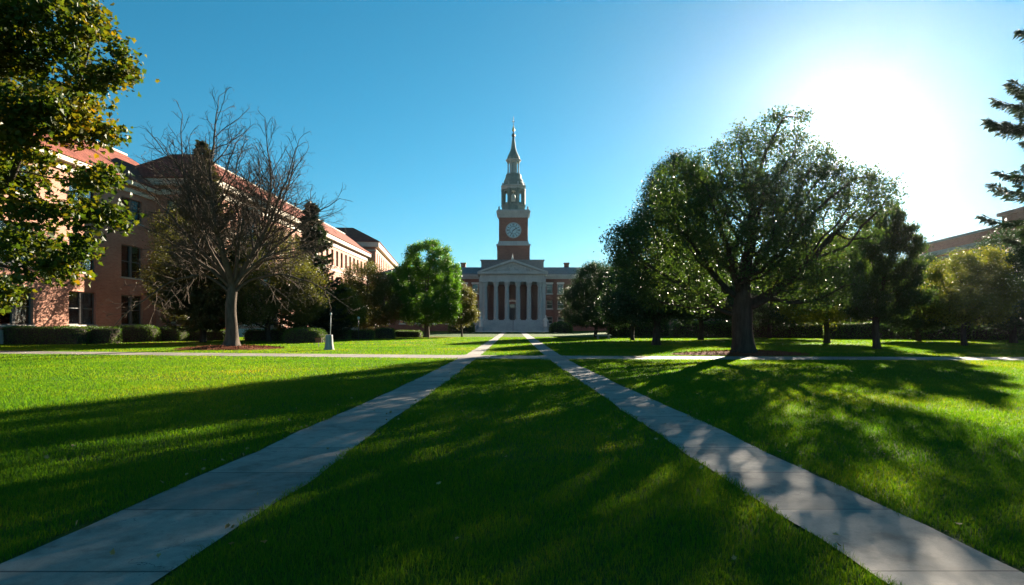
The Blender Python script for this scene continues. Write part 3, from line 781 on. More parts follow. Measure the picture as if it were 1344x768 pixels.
# facade that looks left: runs away from the camera so that its outward normal points to -x
ub = (-u2[0], -u2[1]); O = (u2[0] * 48, u2[1] * 48)
ul = (u2[0], u2[1])
facade(mbw, (0, 0), ul, 48, 0, 13.2, hs)   # outward normal (u.y,-u.x) points to -x
mbw.face([(O[0], O[1], 0), (O[0] + 16, O[1], 0), (O[0] + 16, O[1], 13.2), (O[0], O[1], 13.2)])
mbw.face([(16, 3, 0), (0, 3, 0), (0, 3, 13.2), (16, 3, 13.2)]); mbw.face([(0, 3, 0), (0, 0, 0), (0, 0, 13.2), (0, 3, 13.2)])
mbw.face([(O[0] + 16, O[1], 0), (16, 3, 0), (16, 3, 13.2), (O[0] + 16, O[1], 13.2)])
mbw.face([(O[0], O[1], 13.2), (O[0] + 16, O[1], 13.2), (16, 3, 13.2), (0, 3, 13.2), (0, 0, 13.2)])
mbw.build('wall', M['brick_dark'], RB)
for c in cs:
    for z, h in rz_: window_at(RB, (0, 0), ul, c, z, 1.5, h, False, .22, simple=True)
rotm = Matrix.Rotation(math.atan2(ul[1], ul[0]), 4, 'Z')
mb = MB(); mb.box(-.3, 48, -.55, -.004, 11.3, 11.9, rotm); mb.box(-.1, 48, -.25, -.004, 10.7, 11.0, rotm); mb.build('cornice', M['slate'], RB)
mb = MB(); mb.box(-.2, 48, -.2, .25, 13.203, 13.45, rotm); mb.build('parapet_cap', M['slate'], RB)
mb = MB(); mb.box(18.6, 40, -.9, 8, .02, 14.2, rotm); mb.box(18.3, 40.3, -1.3, 8.3, 14.203, 14.6, rotm); mb.build('bay', M['brick_dark'], RB)

RC = thing('brick_building', 'low dark brick range seen between the trunks, facing the lawn on the right', 'building', (20, 93, 0), 0)
mbw = MB(); cs = np.arange(2.2, 39, 3.2); hs = [(c - .8, c + .8, z, z + 2.0) for c in cs for z in (1.2, 5.0)]
facade(mbw, (0, 0), (1, 0), 40, 0, 8.8, hs); facade(mbw, (0, 12), (0, -1), 12, 0, 8.8, []); facade(mbw, (40, 12), (-1, 0), 40, 0, 8.8, []); facade(mbw, (40, 0), (0, 1), 12, 0, 8.8, [])
mbw.build('wall', M['brick_dark'], RC)
for c in cs:
    for z in (1.2, 5.0): window_at(RC, (0, 0), (1, 0), c, z, 1.6, 2.0, False, .2, simple=True, fm='white')
mb = MB(); mansard(mb, 0, 40, 0, 12, 8.9, .5, 4, 2.0); mb.build('roof', M['slate'], RC)

# --- clock tower hall
D0 = 106.0
HX = gx(672.6, D0)
SH = 1.17
H_ = thing('clock_tower_hall', 'brick hall with a columned portico and a tall clock tower topped by a spire', 'building', (HX * SH, D0 * SH, -0.12))
H_.scale = (SH, SH, SH)
mp = D0 / FPX
FL = 2.1
mb = MB(); nst = 12
for i in range(nst):
    mb.box(-6.0 + .004 * i, 6.0 - .004 * i, -4.0 + i * .30, -4.0 + (i + 1) * .30 if i < nst - 1 else -.35, 0 if i == 0 else 0, FL * (i + 1) / nst - (0 if i < nst - 1 else .001))
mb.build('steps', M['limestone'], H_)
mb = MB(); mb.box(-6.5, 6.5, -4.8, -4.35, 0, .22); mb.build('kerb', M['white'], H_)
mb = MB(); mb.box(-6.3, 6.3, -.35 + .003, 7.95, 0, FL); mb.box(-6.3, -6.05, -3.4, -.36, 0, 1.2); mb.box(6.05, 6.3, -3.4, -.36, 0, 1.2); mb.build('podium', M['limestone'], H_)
# columns
sh_prof = [(.40, 0), (.405, 1.2), (.395, 2.6), (.37, 4.2), (.335, 5.55)]
colm = MB(); k = 40
for a, (r_, z_) in enumerate(sh_prof): pass
b0 = 0
for r_, z_ in sh_prof:
    for i in range(k): 
        rr = r_ * (1.0 if i % 2 == 0 else .93); an = 2 * math.pi * i / k
        colm.v.append((rr * math.cos(an), rr * math.sin(an), z_ + .25))
for q in range(len(sh_prof) - 1):
    for i in range(k):
        j = (i + 1) % k; colm.f.append((q * k + i, q * k + j, (q + 1) * k + j, (q + 1) * k + i)); colm.sm.append(False)
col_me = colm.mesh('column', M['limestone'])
bs = MB(); bs.box(-.52, .52, -.52, .52, 0, .12); bs.lathe([(.5, .123), (.52, .16), (.5, .2), (.43, .22), (.43, .26)], 24); base_me = bs.mesh('base', M['limestone'])
cp = MB(); cp.lathe([(.34, 0), (.37, .05), (.35, .1), (.36, .35), (.44, .6), (.5, .74)], 24)
for ring, (zc, rr, n_) in enumerate(((.2, .40, 10), (.45, .46, 10))):
    for i in range(n_):
        an = 2 * math.pi * (i + .5 * ring) / n_
        m4 = Matrix.Translation((rr * math.cos(an), rr * math.sin(an), zc)) @ Matrix.Rotation(an, 4, 'Z') @ Matrix.Rotation(.35, 4, 'Y')
        cp.box(-.035, .035, -.08, .08, -.14, .14, m4)
for sx in (-1, 1):
    for sy in (-1, 1): cp.lathe([(.02, -.1), (.1, -.07), (.12, 0), (.1, .07), (.02, .1)], 10, (sx * .42, sy * .42, .64))
cp.box(-.54, .54, -.54, .54, .743, .86); cap_me = cp.mesh('capital', M['limestone'])
for px in (-36, -21.6, -7.2, 7.2, 21.6, 36):
    o = obj('column', col_me, H_); o.location = (px * mp, 0, FL); obj('base', base_me, o); c = obj('capital', cap_me, o); c.location = (0, 0, 5.79)
for sx in (-1, 1):
    mb = MB(); mb.box(-.3, .3, -.3, .3, FL, FL + 5.85); mb.box(-.38, .38, -.38, .38, FL + 5.853, FL + 6.65); mb.box(-.4, .4, -.4, .4, FL + .003, FL + .3)
    o = mb.build('pier', M['limestone'], H_); o.location = (sx * 41.3 * mp, .25, 0)
ZE = FL + 6.656
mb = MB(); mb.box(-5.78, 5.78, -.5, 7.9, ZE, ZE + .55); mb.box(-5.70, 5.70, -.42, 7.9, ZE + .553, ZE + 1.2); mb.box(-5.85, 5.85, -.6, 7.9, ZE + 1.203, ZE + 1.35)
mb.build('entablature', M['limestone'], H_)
mb = MB(); mb.box(-6.1, 6.1, -.95, 7.9, ZE + 1.353, ZE + 1.72)
for i in range(41): mb.box(-5.9 + i * .295 - .07, -5.9 + i * .295 + .07, -.75, -.61, ZE + 1.2, ZE + 1.348)
ap = ZE + 1.723; hgt = 2.15
def prism(mb, pts, y0, y1):
    n = len(pts); mb.face([(x, y0, z) for x, z in pts]); mb.face([(x, y1, z) for x, z in reversed(pts)])
    for i in range(n):
        j = (i + 1) % n; mb.face([(pts[i][0], y0, pts[i][1]), (pts[i][0], y1, pts[i][1]), (pts[j][0], y1, pts[j][1]), (pts[j][0], y0, pts[j][1])])
prism(mb, [(-6.15, ap), (-5.2, ap), (0, ap + hgt - .42), (0, ap + hgt)], -.98, 7.9)
prism(mb, [(5.2, ap), (6.15, ap), (0, ap + hgt + .002), (0, ap + hgt - .418)], -.982, 7.9)
mb.build('pediment', M['limestone'], H_)
mb = MB(); prism(mb, [(-5.15, ap), (5.15, ap), (0, ap + hgt - .46)], -.45, .2)
r = rs(3)
for i in range(26):
    x = r.uniform(-3.2, 3.2); hmax = (1 - abs(x) / 4.6) * 1.5
    mb.lathe([(.03, 0), (.11, .06), (.13, .2), (.09, .34), (.03, .42)], 8, (x, -.46, ap + .05 + r.rand() * max(.05, hmax - .5)), smooth=True)
mb.build('tympanum', M['limestone'], H_)
mb = MB(); mb.box(-.18, .18, -.9, -.5, ap + hgt + .003, ap + hgt + .16); mb.lathe([(.14, .163), (.17, .3), (.07, .4), (.1, .55), (.03, .7), (.01, 1.0)], 12, (0, -.7, ap + hgt)); mb.build('finial', M['white'], H_)
# body with wings
WY = 8.0; hw = 25.0; ZW = 10.3
ups = [-47 * .139 - 1.0, ]
wx = [6.95, 9.0, 11.9, 14.8, 17.7, 20.6, 23.5]
hs = []
for s in (-1, 1):
    for x in wx:
        for z, h in ((1.5, 1.3), (4.3, 1.5), (7.1, 1.8)): hs.append((s * x + hw - .55, s * x + hw + .55, z, z + h))
hs.append((hw - 1.0, hw + 1.0, FL, FL + 3.1))
mbw = MB(); facade(mbw, (-hw, WY), (1, 0), 2 * hw, 0, ZW, hs, .35)
facade(mbw, (hw, WY), (0, 1), 16, 0, ZW, []); facade(mbw, (hw, WY + 16), (-1, 0), 2 * hw, 0, ZW, []); facade(mbw, (-hw, WY + 16), (0, -1), 16, 0, ZW, [])
mbw.build('wall', M['brick_hall'], H_)
for s in (-1, 1):
    for x in wx:
        for z, h in ((1.5, 1.3), (4.3, 1.5), (7.1, 1.8)): window_at(H_, (-hw, WY), (1, 0), s * x + hw, z, 1.1, h, False, .2, fm='white', simple=True, sillm='white', hood=(z > 7))
mb = MB(); ring_box(mb, -hw, hw, WY, WY + 16, ZW - .45, ZW, .2); ring_box(mb, -hw, hw, WY, WY + 16, ZW + .003, ZW + .35, .5); mb.build('cornice', M['limestone'], H_)
mb = MB(); mansard(mb, -hw, hw, WY, WY + 16, ZW + .36, .45, 3.0, 1.65); mb.build('roof', M['slate'], H_)
mb = MB(); mb.box(-5.6, 5.6, 3.2, 17, ZW + .37, 12.75); mb.box(-5.75, 5.75, 3.05, 17.1, 12.753, 12.95); mb.build('attic', M['slate'], H_)
for x in (-9.6, 10.6):
    mb = MB(); mb.box(x - .45, x + .45, WY + 5, WY + 6, 11.5, 13.2); mb.box(x - .55, x + .55, WY + 4.9, WY + 6.1, 13.203, 13.4); mb.build('chimney', M['brick_hall'], H_)
# doorway
mb = MB(); mb.box(-5.7, -1.45, WY - .06, WY - .004, FL + .003, ZE - .003); mb.box(1.45, 5.7, WY - .06, WY - .004, FL + .003, ZE - .003); mb.box(-1.447, 1.447, WY - .06, WY - .004, FL + 4.1, ZE - .003); mb.build('portico_shade_panel', mat_brick('brick_portico_shaded', (0.085, 0.06, 0.058), (0.065, 0.048, 0.046), (0.09, 0.08, 0.078)), H_)  # panels over the wall; the portico's shade is put into their brick colour
mb = MB(); mb.box(-.88, .88, WY + .2, WY + .3, FL + .02, FL + 2.3); d = mb.build('door', M['dark_metal'], H_)
mb = MB(); mb.box(-.85, .85, WY + .2, WY + .3, FL + 2.34, FL + 3.05); mb.build('fanlight', M['pane'], H_)
mb = MB()
for s in (-1, 1): mb.box(s * 1.2 - .2, s * 1.2 + .2, WY - .25, WY - .005, FL + .003, FL + 2.9)
for i in range(14):
    a0, a1 = math.pi * i / 14, math.pi * (i + 1) / 14
    pts = [(1.4 * math.cos(a0), FL + 2.903 + .95 * math.sin(a0)), (1.0 * math.cos(a0), FL + 2.903 + .62 * math.sin(a0)), (1.0 * math.cos(a1), FL + 2.903 + .62 * math.sin(a1)), (1.4 * math.cos(a1), FL + 2.903 + .95 * math.sin(a1))]
    prism(mb, pts[::-1], WY - .3, WY - .005)
mb.build('door_surround', M['white'], H_)
# tower
TY = 11.0; tx = 1.3 * .146
mb = MB(); mb.box(tx - 3.05, tx + 3.05, TY - 3.05, TY + 3.05, 11, 16.1); mb.build('tower_base', M['brick_hall'], H_)
mb = MB(); mb.box(tx - 3.2, tx + 3.2, TY - 3.2, TY + 3.2, 16.103, 16.4); mb.box(tx - 2.85, tx + 2.85, TY - 2.85, TY + 2.85, 16.403, 16.95); mb.build('string_course', M['limestone'], H_)
mb = MB(); mb.box(tx - 2.65, tx + 2.65, TY - 2.65, TY + 2.65, 16.953, 21.4)
for sx in (-1, 1):
    for sy in (-1, 1): mb.box(tx + sx * 2.5 - .22, tx + sx * 2.5 + .22, TY + sy * 2.5 - .22, TY + sy * 2.5 + .22, 16.955, 21.398)
mb.build('tower_shaft', M['brick_hall'], H_)
mb = MB()
for k_, (o_, z0, z1) in enumerate(((2.75, 21.403, 21.7), (2.85, 21.703, 22.15), (3.05, 22.153, 22.45), (3.2, 22.453, 22.62), (3.0, 22.623, 22.85))): mb.box(tx - o_, tx + o_, TY - o_, TY + o_, z0, z1)
for sx in (-1, 1):
    for sy in (-1, 1): mb.lathe([(.16, 0), (.2, .1), (.12, .2), (.2, .4), (.08, .6), (.02, .75)], 10, (tx + sx * 2.7, TY + sy * 2.7, 22.853))
mb.build('tower_cornice', M['limestone'], H_)
def clock(yrot, cx, cy):
    e = MB(); e.lathe([(1.45, 0), (1.5, .08), (1.36, .12), (1.34, .06)], 40, caps=False); c = e.build('clock', M['limestone'], H_)
    c.location = (cx, cy, 19.0); c.rotation_euler = (R(90), 0, yrot)
    f = MB(); f.lathe([(1.37, 0.0), (1.37, .05)], 40); f.build('clock_face', M['clock'], c)
    t = MB()
    for i in range(12):
        an = 2 * math.pi * i / 12
        for off in ([0] if i % 3 else [-.09, .09]):
            m4 = Matrix.Rotation(-an, 4, 'Z') @ Matrix.Translation((off, 1.05, .06)); t.box(-.055, .055, -.2, .2, 0, .02, m4)
    for i in range(60):
        m4 = Matrix.Rotation(2 * math.pi * i / 60, 4, 'Z') @ Matrix.Translation((0, 1.3, .06)); t.box(-.02, .02, -.03, .03, 0, .015, m4)
    t.lathe([(.72, .053), (.74, .07), (.68, .07), (.66, .053)], 32, caps=False)
    t.build('numerals', M['dark_metal'], c)
    for L_, wd, an in ((.72, .075, R(-55)), (1.08, .05, R(150))):
        hnd = MB(); m4 = Matrix.Rotation(an, 4, 'Z'); hnd.box(-wd, wd, -.2, L_, .075 + wd * .2, .1 + wd * .2, m4); hnd.build('hand', M['dark_metal'], c)
clock(0, tx, TY - 2.652); clock(R(90), tx + 2.652, TY); clock(R(-90), tx - 2.652, TY)
c8 = (tx, TY, 0); oct_ = math.pi / 8
mb = MB(); mb.lathe([(2.5, 22.86), (2.5, 23.0), (2.35, 23.05), (2.35, 23.85), (2.5, 23.9), (2.5, 24.1)], 8, c8, oct_, False); mb.build('belfry_base', M['copper'], H_)
# belfry: eight piers with arches between
mb = MB()
for i in range(8):
    an = 2 * math.pi * i / 8 + oct_; rr = 2.0
    m4 = Matrix.Translation((tx + rr * math.cos(an), TY + rr * math.sin(an), 0)) @ Matrix.Rotation(an, 4, 'Z')
    mb.box(-.28, .28, -.3, .3, 24.103, 26.9, m4); mb.box(.283, .42, -.2, .2, 24.2, 26.85, m4); mb.box(-.3, .46, -.34, .34, 26.903, 27.1, m4)
    an2 = an + oct_; ri = 2.0 * math.cos(oct_)
    m5 = Matrix.Translation((tx + ri * math.cos(an2), TY + ri * math.sin(an2), 0)) @ Matrix.Rotation(an2 + math.pi / 2, 4, 'Z')
    hw_ = .5
    for j in range(6):
        a0, a1 = math.pi * j / 6, math.pi * (j + 1) / 6
        x0, x1 = hw_ * math.cos(a1), hw_ * math.cos(a0); zl = 26.3 + hw_ * min(math.sin(a0), math.sin(a1))
        mb.box(x0, x1, -.16, .16, zl, 27.09, m5)
    mb.box(-hw_, hw_, -.08, .08, 24.105, 24.55, m5)
mb.build('belfry', M['copper'], H_)
mb = MB(); mb.lathe([(2.2, 27.103), (2.3, 27.25), (2.3, 27.45), (2.55, 27.6), (2.55, 27.78), (2.2, 27.85)], 8, c8, oct_, False)
for i in range(8):
    an = 2 * math.pi * i / 8 + oct_; mb.lathe([(.1, 0), (.15, .1), (.08, .2), (.13, .35), (.02, .6)], 8, (tx + 2.25 * math.cos(an), TY + 2.25 * math.sin(an), 27.80))
mb.build('belfry_cornice', M['limestone'], H_)
mb = MB(); mb.lathe([(2.05, 27.853), (2.0, 28.3), (1.8, 28.7), (1.85, 28.75), (1.8, 28.95), (1.6, 29.3), (1.45, 29.8), (1.5, 29.85), (1.45, 30.05), (1.25, 30.2)], 16, c8, oct_, False); mb.build('dome', M['copper'], H_)
mb = MB()
for i in range(8):
    an = 2 * math.pi * i / 8 + oct_
    mb.lathe([(.2, 30.2), (.2, 30.35), (.14, 30.4), (.12, 32.2), (.18, 32.3), (.2, 32.45)], 10, (tx + 1.08 * math.cos(an), TY + 1.08 * math.sin(an), 0))
mb.lathe([(.72, 30.2), (.72, 32.45)], 8, c8, 0, False)
mb.lathe([(1.3, 32.453), (1.32, 32.6), (1.5, 32.75), (1.5, 32.88), (1.25, 32.95)], 16, c8, oct_, False); mb.build('lantern', M['limestone'], H_)
mb = MB(); mb.lathe([(1.2, 32.953), (1.22, 33.2), (1.1, 33.6), (.85, 34.1), (.62, 34.6), (.47, 35.2), (.36, 36.0), (.25, 37.0), (.2, 37.3)], 16, c8, 0, False); mb.build('spire', M['copper'], H_)
mb = MB(); mb.lathe([(.2, 37.3), (.34, 37.4), (.38, 37.6), (.3, 37.85), (.15, 38.0), (.08, 38.2), (.07, 38.3)], 12, c8); mb.build('spire_knob', M['dark_metal'], H_)
mb = MB(); mb.lathe([(.07, 38.303), (.24, 38.45), (.28, 38.65), (.2, 38.9), (.1, 39.2), (.05, 39.5)], 12, c8); mb.build('gilt_ball', M['gold'], H_)
mb = MB(); mb.lathe([(.05, 39.503), (.04, 41.3)], 8, c8); mb.box(tx - .3, tx + .3, TY - .04, TY + .04, 40.2, 40.32)
mb.lathe([(.02, -.1), (.1, 0), (.02, .1)], 8, (tx, TY, 40.8)); mb.build('weathervane', M['dark_metal'], H_)

# bell in the belfry
mb = MB(); prof = [(.62, 0), (.6, .06), (.5, .25), (.42, .6), (.38, .95), (.3, 1.15), (.12, 1.25), (.06, 1.5), (.06, 1.95)]
mb.lathe(prof, 20); bell = mb.build('bell', M['white']); bell.location = ((HX + tx) * SH, (D0 + TY - .6) * SH, 24.9 * SH - .12); bell.scale = (SH, SH, SH)
tag(bell, 'pale bell hanging in the open belfry of the clock tower', 'bell')

# statues beside the steps
def statue(x, y, label, seed, flip):
    t = thing('statue', label, 'statue', (x * SH, y * SH, 0), 0, 'statues beside the hall steps'); t.scale = (SH, SH, SH)
    p = MB(); p.box(-.42, .42, -.42, .42, 0, .15); p.box(-.34, .34, -.34, .34, .153, .75); p.box(-.42, .42, -.42, .42, .753, .88); p.build('pedestal', M['limestone'], t)
    f = MB(); rr = rs(seed); n = 20; prof = [(.27, 0), (.3, .08), (.27, .5), (.23, .85), (.24, 1.05), (.27, 1.3), (.25, 1.42), (.11, 1.5), (.08, 1.56), (.12, 1.64), (.135, 1.74), (.11, 1.86), (.03, 1.92)]
    b = len(f.v)
    for r_, z in prof:
        for i in range(n):
            a = 2 * math.pi * i / n; q = r_ * (1 + (.10 * math.sin(a * 6 + z * 2) if z < 1.2 else 0)); sy = .72 if z < 1.5 else 1
            f.v.append((q * math.cos(a) + flip * .04 * math.sin(z * 2.2), q * math.sin(a) * sy, z + .883))
    for k in range(len(prof) - 1):
        for i in range(n): j = (i + 1) % n; f.f.append((b + k * n + i, b + k * n + j, b + (k + 1) * n + j, b + (k + 1) * n + i)); f.sm.append(True)
    f.tube((flip * .24, 0, 2.22), (flip * .42, -.12, 1.9), .085, .07); f.tube((flip * .42, -.12, 1.9), (flip * .3, -.3, 2.08), .07, .05); f.tube((-flip * .24, 0, 2.22), (-flip * .34, -.03, 1.78), .085, .06)
    f.build('figure', M['white'], t)
statue(gx(631, 102.5), 102.5, 'pale robed stone statue left of the portico steps', 1, 1)
statue(gx(716, 102.5), 102.5, 'pale robed stone statue right of the portico steps', 2, -1)
# handrail on the steps
hr = thing('handrail', 'dark metal handrail in the middle of the portico steps', 'handrail', ((HX + .1) * SH, (D0 - 3.9) * SH, -.12)); hr.scale = (SH, SH, SH)
mb = MB(); mb.tube((0, .1, 1.1), (0, 3.3, 2.95), .035); mb.build('rail', M['dark_metal'], hr)
for yy in (.2, 1.2, 2.2, 3.2):
    mb = MB(); zz = FL * (math.floor(yy + .1 - .0) / 12 if False else (int((yy - .1 + .1 * 0) / .30) + 1) / 12); mb.tube((0, yy, zz), (0, yy, 1.1 + (yy - .1) * .578), .03); mb.build('post', M['dark_metal'], hr)

# ---------------------------------------------------------------- trees
def PB(D, px0):
    x0 = gx(px0, D)
    def b(px, py, rpx, rpy, dd=0, ry=None):
        rx = rpx / FPX * D
        return (gx(px, D) - x0, dd, gz(py, D), rx, rx if ry is None else ry, rpy / FPX * D)
    return b

# bare tree on the left lawn
D = 38.8; b = PB(D, 303)
def bare_tree():
    r = rs(5)
    x0, y0 = gx(303, D), D
    nodes = []; par = []; rad = []
    def add(p, pa, ra): nodes.append(np.asarray(p, float)); par.append(pa); rad.append(ra); return len(nodes) - 1
    def spline(p0, d0, p1, n, sag, wob):
        """points from p0, leaving along d0, ending in p1"""
        L = np.linalg.norm(p1 - p0); c = p0 + d0 * L * .5; t = np.linspace(0, 1, n + 1)[1:, None]
        q = (1 - t) ** 2 * p0 + 2 * t * (1 - t) * c + t ** 2 * p1
        q[:, 2] -= sag * L * (t[:, 0] ** 2.2)
        w = np.cumsum(r.normal(size=(n, 3)), 0) * wob * L / n * np.minimum(1, t * 3)
        return q + w
    def grow(start, pts, r0, r1, level):
        pa = start; ids = []
        for k, p in enumerate(pts):
            pa = add(p, pa, r0 + (r1 - r0) * ((k + 1) / len(pts)) ** 0.8); ids.append(pa)
        if level >= 4: return
        L = np.linalg.norm(np.diff(np.vstack([nodes[start], pts]), axis=0), axis=1).sum() * 1.0
        m = max(2, int(L / (0.55, 0.36, 0.28, 0.21)[level])); side = r.rand() * 6.28
        for q in range(m):
            f = (q + 0.6 + r.uniform(-.3, .3)) / m
            if level == 0 and f < .22: continue
            k = min(len(ids) - 1, max(0, int(f * len(ids)))); p = nodes[ids[k]]
            t = unit(nodes[ids[k]] - nodes[par[ids[k]]])
            side += 2.4 + r.normal() * .5
            u = unit(np.cross(t, [0.13, .2, 1.0])); w = np.cross(t, u); lat = u * math.cos(side) + w * math.sin(side)
            a = r.uniform(.6, 1.1); d = unit(t * math.cos(a) + lat * math.sin(a) + np.array([0, 0, (.14, .10, .05, 0.0)[level]]))
            l = L * (1.12 - f) * (.54, .55, .54, .55)[level] * r.uniform(.6, 1.2)
            l = max(l, .16)
            if l < .2 and level > 1 and r.rand() < .35: continue
            e = p + d * l * .75 + unit(d + t * .35 + np.array([0, 0, .10])) * l * .3
            n = max(2, int(l / (.3, .25, .2, .2)[level]))
            rb = min(rad[ids[k]] * .62, .012 + .030 * l)
            grow(ids[k], spline(p, d, e, n, 0.02, .16), rb, (.016, .010, .0075, .006)[level], level + 1)
    pa = -1; fork = 4.0
    for k in range(14):
        z = fork * k / 13; pa = add((.10 * (z / fork) ** 2 + .04 * math.sin(z * 1.7), 0.03 * math.sin(z * 2), z), pa, .40 - .10 * z / fork)
    top = pa
    # limb ends in picture estimates (px, py, depth offset), with where on the trunk they leave and how thick they are
    L = [(238, 178, 1.0, 13, .19, .2), (305, 128, -.4, 13, .22, .0), (338, 140, 1.5, 13, .17, .1), (395, 190, -1.2, 13, .19, .25), (432, 255, .6, 12, .17, .5), (205, 235, -1.5, 13, .17, .4),
         (185, 320, .8, 12, .15, .9), (420, 330, -2.0, 12, .14, .8), (300, 215, -3.6, 13, .15, .4), (290, 220, 3.8, 13, .15, .4), (165, 425, -1.0, 11, .12, 1.5), (450, 405, 1.2, 11, .12, 1.4), (235, 300, -3.6, 12, .12, .9), (375, 300, 3.4, 12, .12, .9), (350, 235, -2.5, 13, .14, .3), (262, 160, -1.8, 13, .15, .15), (372, 165, 2.2, 13, .15, .2)]
    for px, py, dy, k, r0, sag in L:
        e = np.array([(gx(px, D) - x0) * 1.05, dy, gz(py, D) - .35]); p = nodes[k]; v = e - p
        d0 = unit(np.array([v[0], v[1], 0]) * (1 / max(.1, np.hypot(v[0], v[1]))) * .75 + np.array([0, 0, 1.0]))
        grow(k, spline(p, d0, e, max(8, int(np.linalg.norm(v) / .35)), 0.0, .10), r0, .018, 0)
    root = thing('bare_tree', 'bare leafless tree with a forked trunk in a round mulch bed on the left lawn', 'tree', (x0, y0, 0))
    tv, tf = tubes(np.array(nodes), np.array(par), np.array(rad), .35, .75)
    obj('trunk', np_mesh('trunk', tv, [tf], M['bark'], smooth=True), root)
    print('bare nodes', len(nodes))
bare_tree()

# large tree on the right lawn
D = 31.0; b = PB(D, 975)
broadleaf('broad_tree', 'large spreading dark green tree in a mulch bed beside the cross path on the right', (gx(975, D), D),
          [b(1015, 192, 36, 48), b(945, 228, 50, 44, .5), b(1065, 250, 48, 48), b(892, 265, 48, 46, -.5), b(860, 322, 55, 48, .5), b(965, 300, 85, 72, -1), b(1075, 325, 60, 50, 1),
           b(1112, 258, 46, 40, -.5), b(1095, 222, 30, 28, .5), b(1130, 268, 28, 26, -1.5), b(905, 375, 72, 34, 1), b(1040, 375, 70, 34, -1), b(985, 265, 60, 55, 2), b(830, 355, 32, 28, .5), b(822, 312, 30, 28, .2), b(1130, 300, 28, 34, .5), b(1040, 176, 26, 32), b(1062, 208, 30, 30), b(985, 190, 30, 34, .4)],
          2.7, 0.50, 8, M['leaf_big'], 'bark_dark', n_attr=4200, per=30, leaf=0.125, spread=0.22, total=98000, step=0.28, kill=0.42, tip=0.010, thr=2.5, flare=0.55)

# maple that reaches in from the left
D = 13.0; x0 = -14.2
rr_ = lambda px, py, rpx, rpy, dd=0: (gx(px, D + dd) - x0, dd, gz(py, D + dd), rpx / FPX * D, rpx / FPX * D, rpy / FPX * D)
broadleaf('maple_tree', 'leafy maple with yellowing leaves reaching in over the left edge of the lawn', (x0, D),
          [rr_(70, 25, 70, 34), rr_(90, 95, 62, 34, .4), rr_(40, 150, 80, 34, -.5), rr_(110, 165, 44, 24, .5), rr_(150, 98, 26, 12, .3), rr_(140, 40, 22, 12), rr_(150, 178, 24, 12, .6), rr_(20, 215, 66, 26),
           rr_(110, 232, 50, 24, .3), rr_(150, 282, 34, 16, .5), rr_(70, 285, 56, 24, -.3), rr_(20, 325, 50, 26, .3), rr_(75, 352, 38, 17, .2), rr_(10, 372, 36, 14), rr_(110, 322, 28, 14), rr_(-120, 120, 130, 140), rr_(-150, -60, 160, 120, 1), rr_(20, -60, 110, 60, 1),
           rr_(-250, 60, 130, 160, -2), rr_(-300, -80, 150, 120, 2)],
          2.3, 0.30, 21, M['leaf_maple'], 'bark_dark', n_attr=3400, per=15, leaf=0.115, spread=0.165, total=150000, tmpl=MAPLE, step=0.26, kill=0.36, tip=0.008, thr=2.4, up=0.5)

# evergreens and trees in front of the left building
conifer('cedar_tree', 'tall olive evergreen behind the bare tree, its tip rising over the roof', (gx(266, 52), 52), 17.3, 4.2, 31, M['needle_olive'], z0=1.5, droop=0.15, nper=8, whorl=.42, spray=.34, dens=0.8, power=0.9, lift=.6)
conifer('spruce_tree', 'pointed dark spruce standing before the long brick building', (gx(408, 60), 60), gz(262, 60), 4.0, 32, M['needle'], z0=.8, droop=.3, nper=8, whorl=.40, spray=.32, dens=1.1)
D = 54; b = PB(D, 352)
broadleaf('shade_tree', 'dense dark green tree under the bare tree, left of the spruce', (gx(352, D), D), [b(352, 350, 50, 55), b(330, 385, 48, 40), b(385, 385, 50, 42), b(355, 410, 60, 22)], 1.6, .2, 33, M['leaf_olive'], 'bark_dark', n_attr=800, per=26, leaf=.13, spread=0.34, total=70000)
D = 60; b = PB(D, 235)
broadleaf('shade_tree', 'olive green tree against the brick wall left of the bare trunk', (gx(240, D), D), [b(240, 320, 42, 55), b(225, 360, 40, 40), b(262, 365, 40, 40)], 2.2, .2, 34, M['leaf_olive'], 'bark_dark', n_attr=600, per=18, leaf=.13, spread=0.36, total=45000)
D = 68; b = PB(D, 478)
broadleaf('small_tree', 'olive green fine leaved tree in front of the far end of the long building', (gx(478, D), D), [b(480, 372, 34, 28), b(460, 400, 30, 26), b(500, 402, 30, 26), b(480, 415, 36, 18)], 1.6, .16, 35, M['leaf_olive'], n_attr=700, per=22, leaf=.12, spread=0.32, total=60000)
D = 62; b = PB(D, 440)
broadleaf('small_tree', 'small green tree in front of the spruce, beside the lamp post', (gx(443, D), D), [b(443, 395, 24, 26), b(430, 412, 22, 16), b(455, 412, 22, 16)], 1.4, .12, 36, M['leaf_yellow'], n_attr=400, per=22, leaf=.12, spread=0.3, total=30000)
D = 71; b = PB(D, 560)
broadleaf('round_tree', 'bright green round crowned tree left of the portico', (gx(560, D), D), [b(562, 345, 34, 31), b(540, 370, 34, 32, .5), b(582, 372, 26, 34, -.5), b(555, 400, 44, 28), b(585, 405, 22, 22, -1), b(530, 402, 24, 22)], 1.7, .28, 37, M['leaf_fresh'], n_attr=750, per=32, leaf=.15, spread=0.27, total=120000)
D = 73; b = PB(D, 605)
broadleaf('small_tree', 'small olive tree tucked beside the bright green round tree, near the steps', (gx(606, D), D), [b(606, 393, 17, 20), b(600, 412, 18, 16), b(613, 412, 14, 14)], 1.5, .1, 38, M['leaf_olive'], n_attr=350, per=24, leaf=.12, spread=0.26, total=32000)
